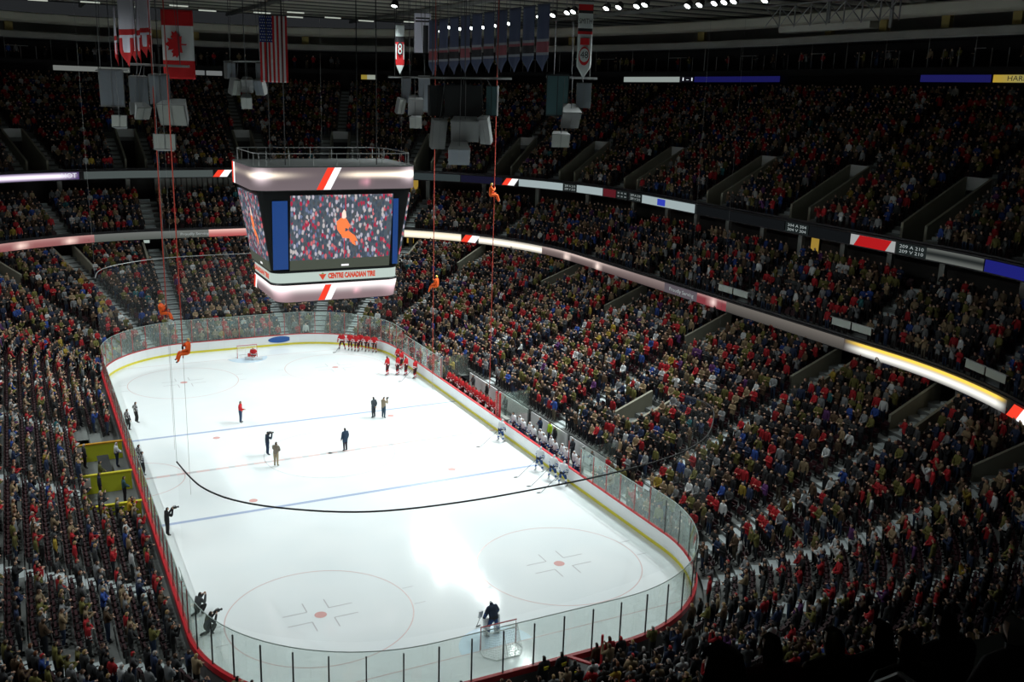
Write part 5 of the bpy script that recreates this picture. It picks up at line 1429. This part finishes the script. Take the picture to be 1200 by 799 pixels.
# ------------------------------------------------------------------ climbers in orange on their ropes
ROPE = mat('rope_red', (.42, .05, .03), .8)
for i, (x, y, zp, rz, lab, low) in enumerate(((-10.12, 4.14, 10.0, face(.8, -.5), 'climber in orange suit on a red rope above the far glass', .3), (-9.91, -4.39, 9.4, face(-.95, -.1), 'climber in orange suit swinging legs out over the corner boards', .3),
                                           (11.05, 7.42, 9.9, face(-.6, .6), 'small orange clad climber on a rope before the bench side crowd', .3), (13.25, 2.38, 17.6, face(.95, -.3), 'topmost orange clad climber on a rope beside the scoreboard', 1.1))):
    b, N = person(lab, (x, y, zp - .52), rz, ORG, ORG, (.75, .55, .08), arms=('rope', 'lap'), legs='hang', lean=-.25 + .1 * i, bulk=1.22, cap='helmet', topname='orange_jacket', legname='orange_trousers', skin=0, scale=1.08, **K)
    mb = MB(); mb.tube([(-.17, 0, .62), (0, .16, .64), (.17, 0, .62), (0, -.14, .62), (-.17, 0, .62)], .022, 6); mb.build('harness', BLACK, b)
    r = empty('climbing_rope', (x + .0, y, 0), 0, ('red rope of the climber above the far glass', 'red rope of the climber over the corner boards', 'red rope hanging before the bench side crowd', 'tall red rope of the topmost climber')[i], 'rope')
    f = Vector((-math.sin(rz), math.cos(rz), 0)) * .26
    zr = zp - .3 if i < 2 else 2.6
    mb = MB(); mb.tube([(f.x, f.y, zr), (f.x, f.y, 33.8)], .032, 6); mb.build('rope', ROPE, r)
    mb = MB(); mb.tube([(f.x, f.y, low), (f.x, f.y, zr)], .011, 5); mb.build('rope_tail', mat('rope_pale', (.5, .45, .45), .8), r)
    mb = MB(); mb.tube([(f.x, f.y, zp + .25), (f.x, f.y, zp + .45)], .06, 6); mb.build('rope_grab', BLACK, r)

# ------------------------------------------------------------------ near end: gate, staff, and the heads in front of the camera
g = empty('open_gate', (1.75, -30.65, 0), -.95, 'open white gate with red cap swung out behind the near glass', 'gate')
mb = MB(); mb.box((.75, 0, .53), (1.5, .1, 1.0)); mb.build('panel', WHITE, g)
mb = MB(); mb.box((.75, 0, 1.05), (1.52, .16, .07)); mb.build('cap', RED, g)
mb = MB(); mb.box((1.5, 0, 1.3), (.09, .09, 2.6)); mb.build('post', RED, g)
text_mesh('EXIT', .3, RED, g, (.75, -.06, .5), (1, 0, 0), (0, 0, 1)) if False else None
def badge(b, N):
    mb = MB(); y = N['ch'][0].y - .155; mb.box((0, y, N['ch'][0].z - .06), (.24, .025, .08)); mb.box((0, y, N['ch'][0].z - .15), (.18, .025, .05)); mb.build('yellow_back_print', YELLOW, b)
for lab, x, y, a in (('staff man in black with yellow back print, alone at the near glass', .2, -31.15, 'down'), ('staff man in black beside the near gate, at the glass post', 1.05, -31.2, 'front'), ('staff man in black with yellow print just behind the open gate', 1.25, -31.95, 'cross')):
    b, N = person(lab, (x, y, .0), face(-.1, 1), BLKC, BLKC, DKH, arms=a, legs='stand', bulk=1.2, scale=1.03, **K); badge(b, N)
for lab, x, y, top, hr, hs in (('man in black at the near glass beside the goal net', -3.75, -31.3, BLKC, DKH, 'short'), ('woman with auburn hair and red top at the near glass', -5.2, -31.6, REDJ, (.16, .055, .02), 'long'), ('long haired woman in brown jacket low behind the near glass', -6.9, -31.5, (.08, .048, .026), (.30, .18, .09), 'long')):
    person(lab, (x, y, 0), face(.1, 1), top, BLKC, hr, hs, arms='front', legs='stand', bulk=1.12, **K)
FG = [('dark haired head and shoulders closest to the camera at the bottom', (-16.45, -61.25, 21.78), 'stand', .965, BLKC, (.02, .014, .009), 'long'),
      ('seated figure in maroon jacket in the dark upper rows', (-13.6, -58.53, 19.97), 'sit', 1.0, (.09, .012, .025), (.05, .04, .03), 'short'),
      ('seated figure with curly light hair in the dark upper rows', (-13.1, -58.65, 19.97), 'sit', 1.0, (.03, .028, .025), (.10, .075, .05), 'long'),
      ('seated figure in black coat low in the upper deck rows', (-13.29, -59.45, 20.42), 'sit', 1.0, BLKC, BRH, 'short'),
      ('seated figure in black beside the curly light haired figure', (-12.68, -58.73, 19.97), 'sit', 1.0, BLKC, DKH, 'short'),
      ('long haired seated figure in charcoal in the dark upper rows', (-12.1, -58.84, 19.97), 'sit', 1.0, CHAR, DKH, 'long'),
      ('grey haired seated figure at the frame edge of the upper deck', (-12.45, -59.62, 20.42), 'sit', 1.0, CHAR, (.25, .24, .23), 'short')]
for lab, loc, lg, sc, top, hr, hs in FG:
    nx, ny = (loc[0] + 4.4), (loc[1] + 18.0); L = math.hypot(nx, ny); nx /= L; ny /= L
    rz = math.atan2(nx, -ny)
    person(lab, loc, rz, top, BLKC, hr, hs, arms='lap' if lg == 'sit' else 'down', legs=lg, lean=.05, bulk=1.15, scale=sc, **K)
    if lg == 'sit':
        e = empty('arena_seat', (loc[0] + nx * .05, loc[1] + ny * .05, loc[2]), math.atan2(-nx, ny), 'maroon arena seat under ' + lab.replace('seated ', '').replace('standing ', ''), 'seat')
        mb = MB(); mb.box((0, -.12, .385), (.46, .4, .07)); mb.build('seat_pan', SEATM, e)
        link('backrest', SM[1], e); link('armrest', SM[2], e); link('armrest', SM[3], e)

hr = empty('hand_rail', (-13.7, -60.1, 20.87), 0, 'thin pale hand rail rising between the dark upper seats', 'hand rail')
mb = MB(); mb.tube([(0, 0, 0), (0, 0, .85), (.12, .5, .75), (.3, 1.25, .0), (.3, 1.25, -.6)], .02, 6); mb.build('rail', STEEL, hr)
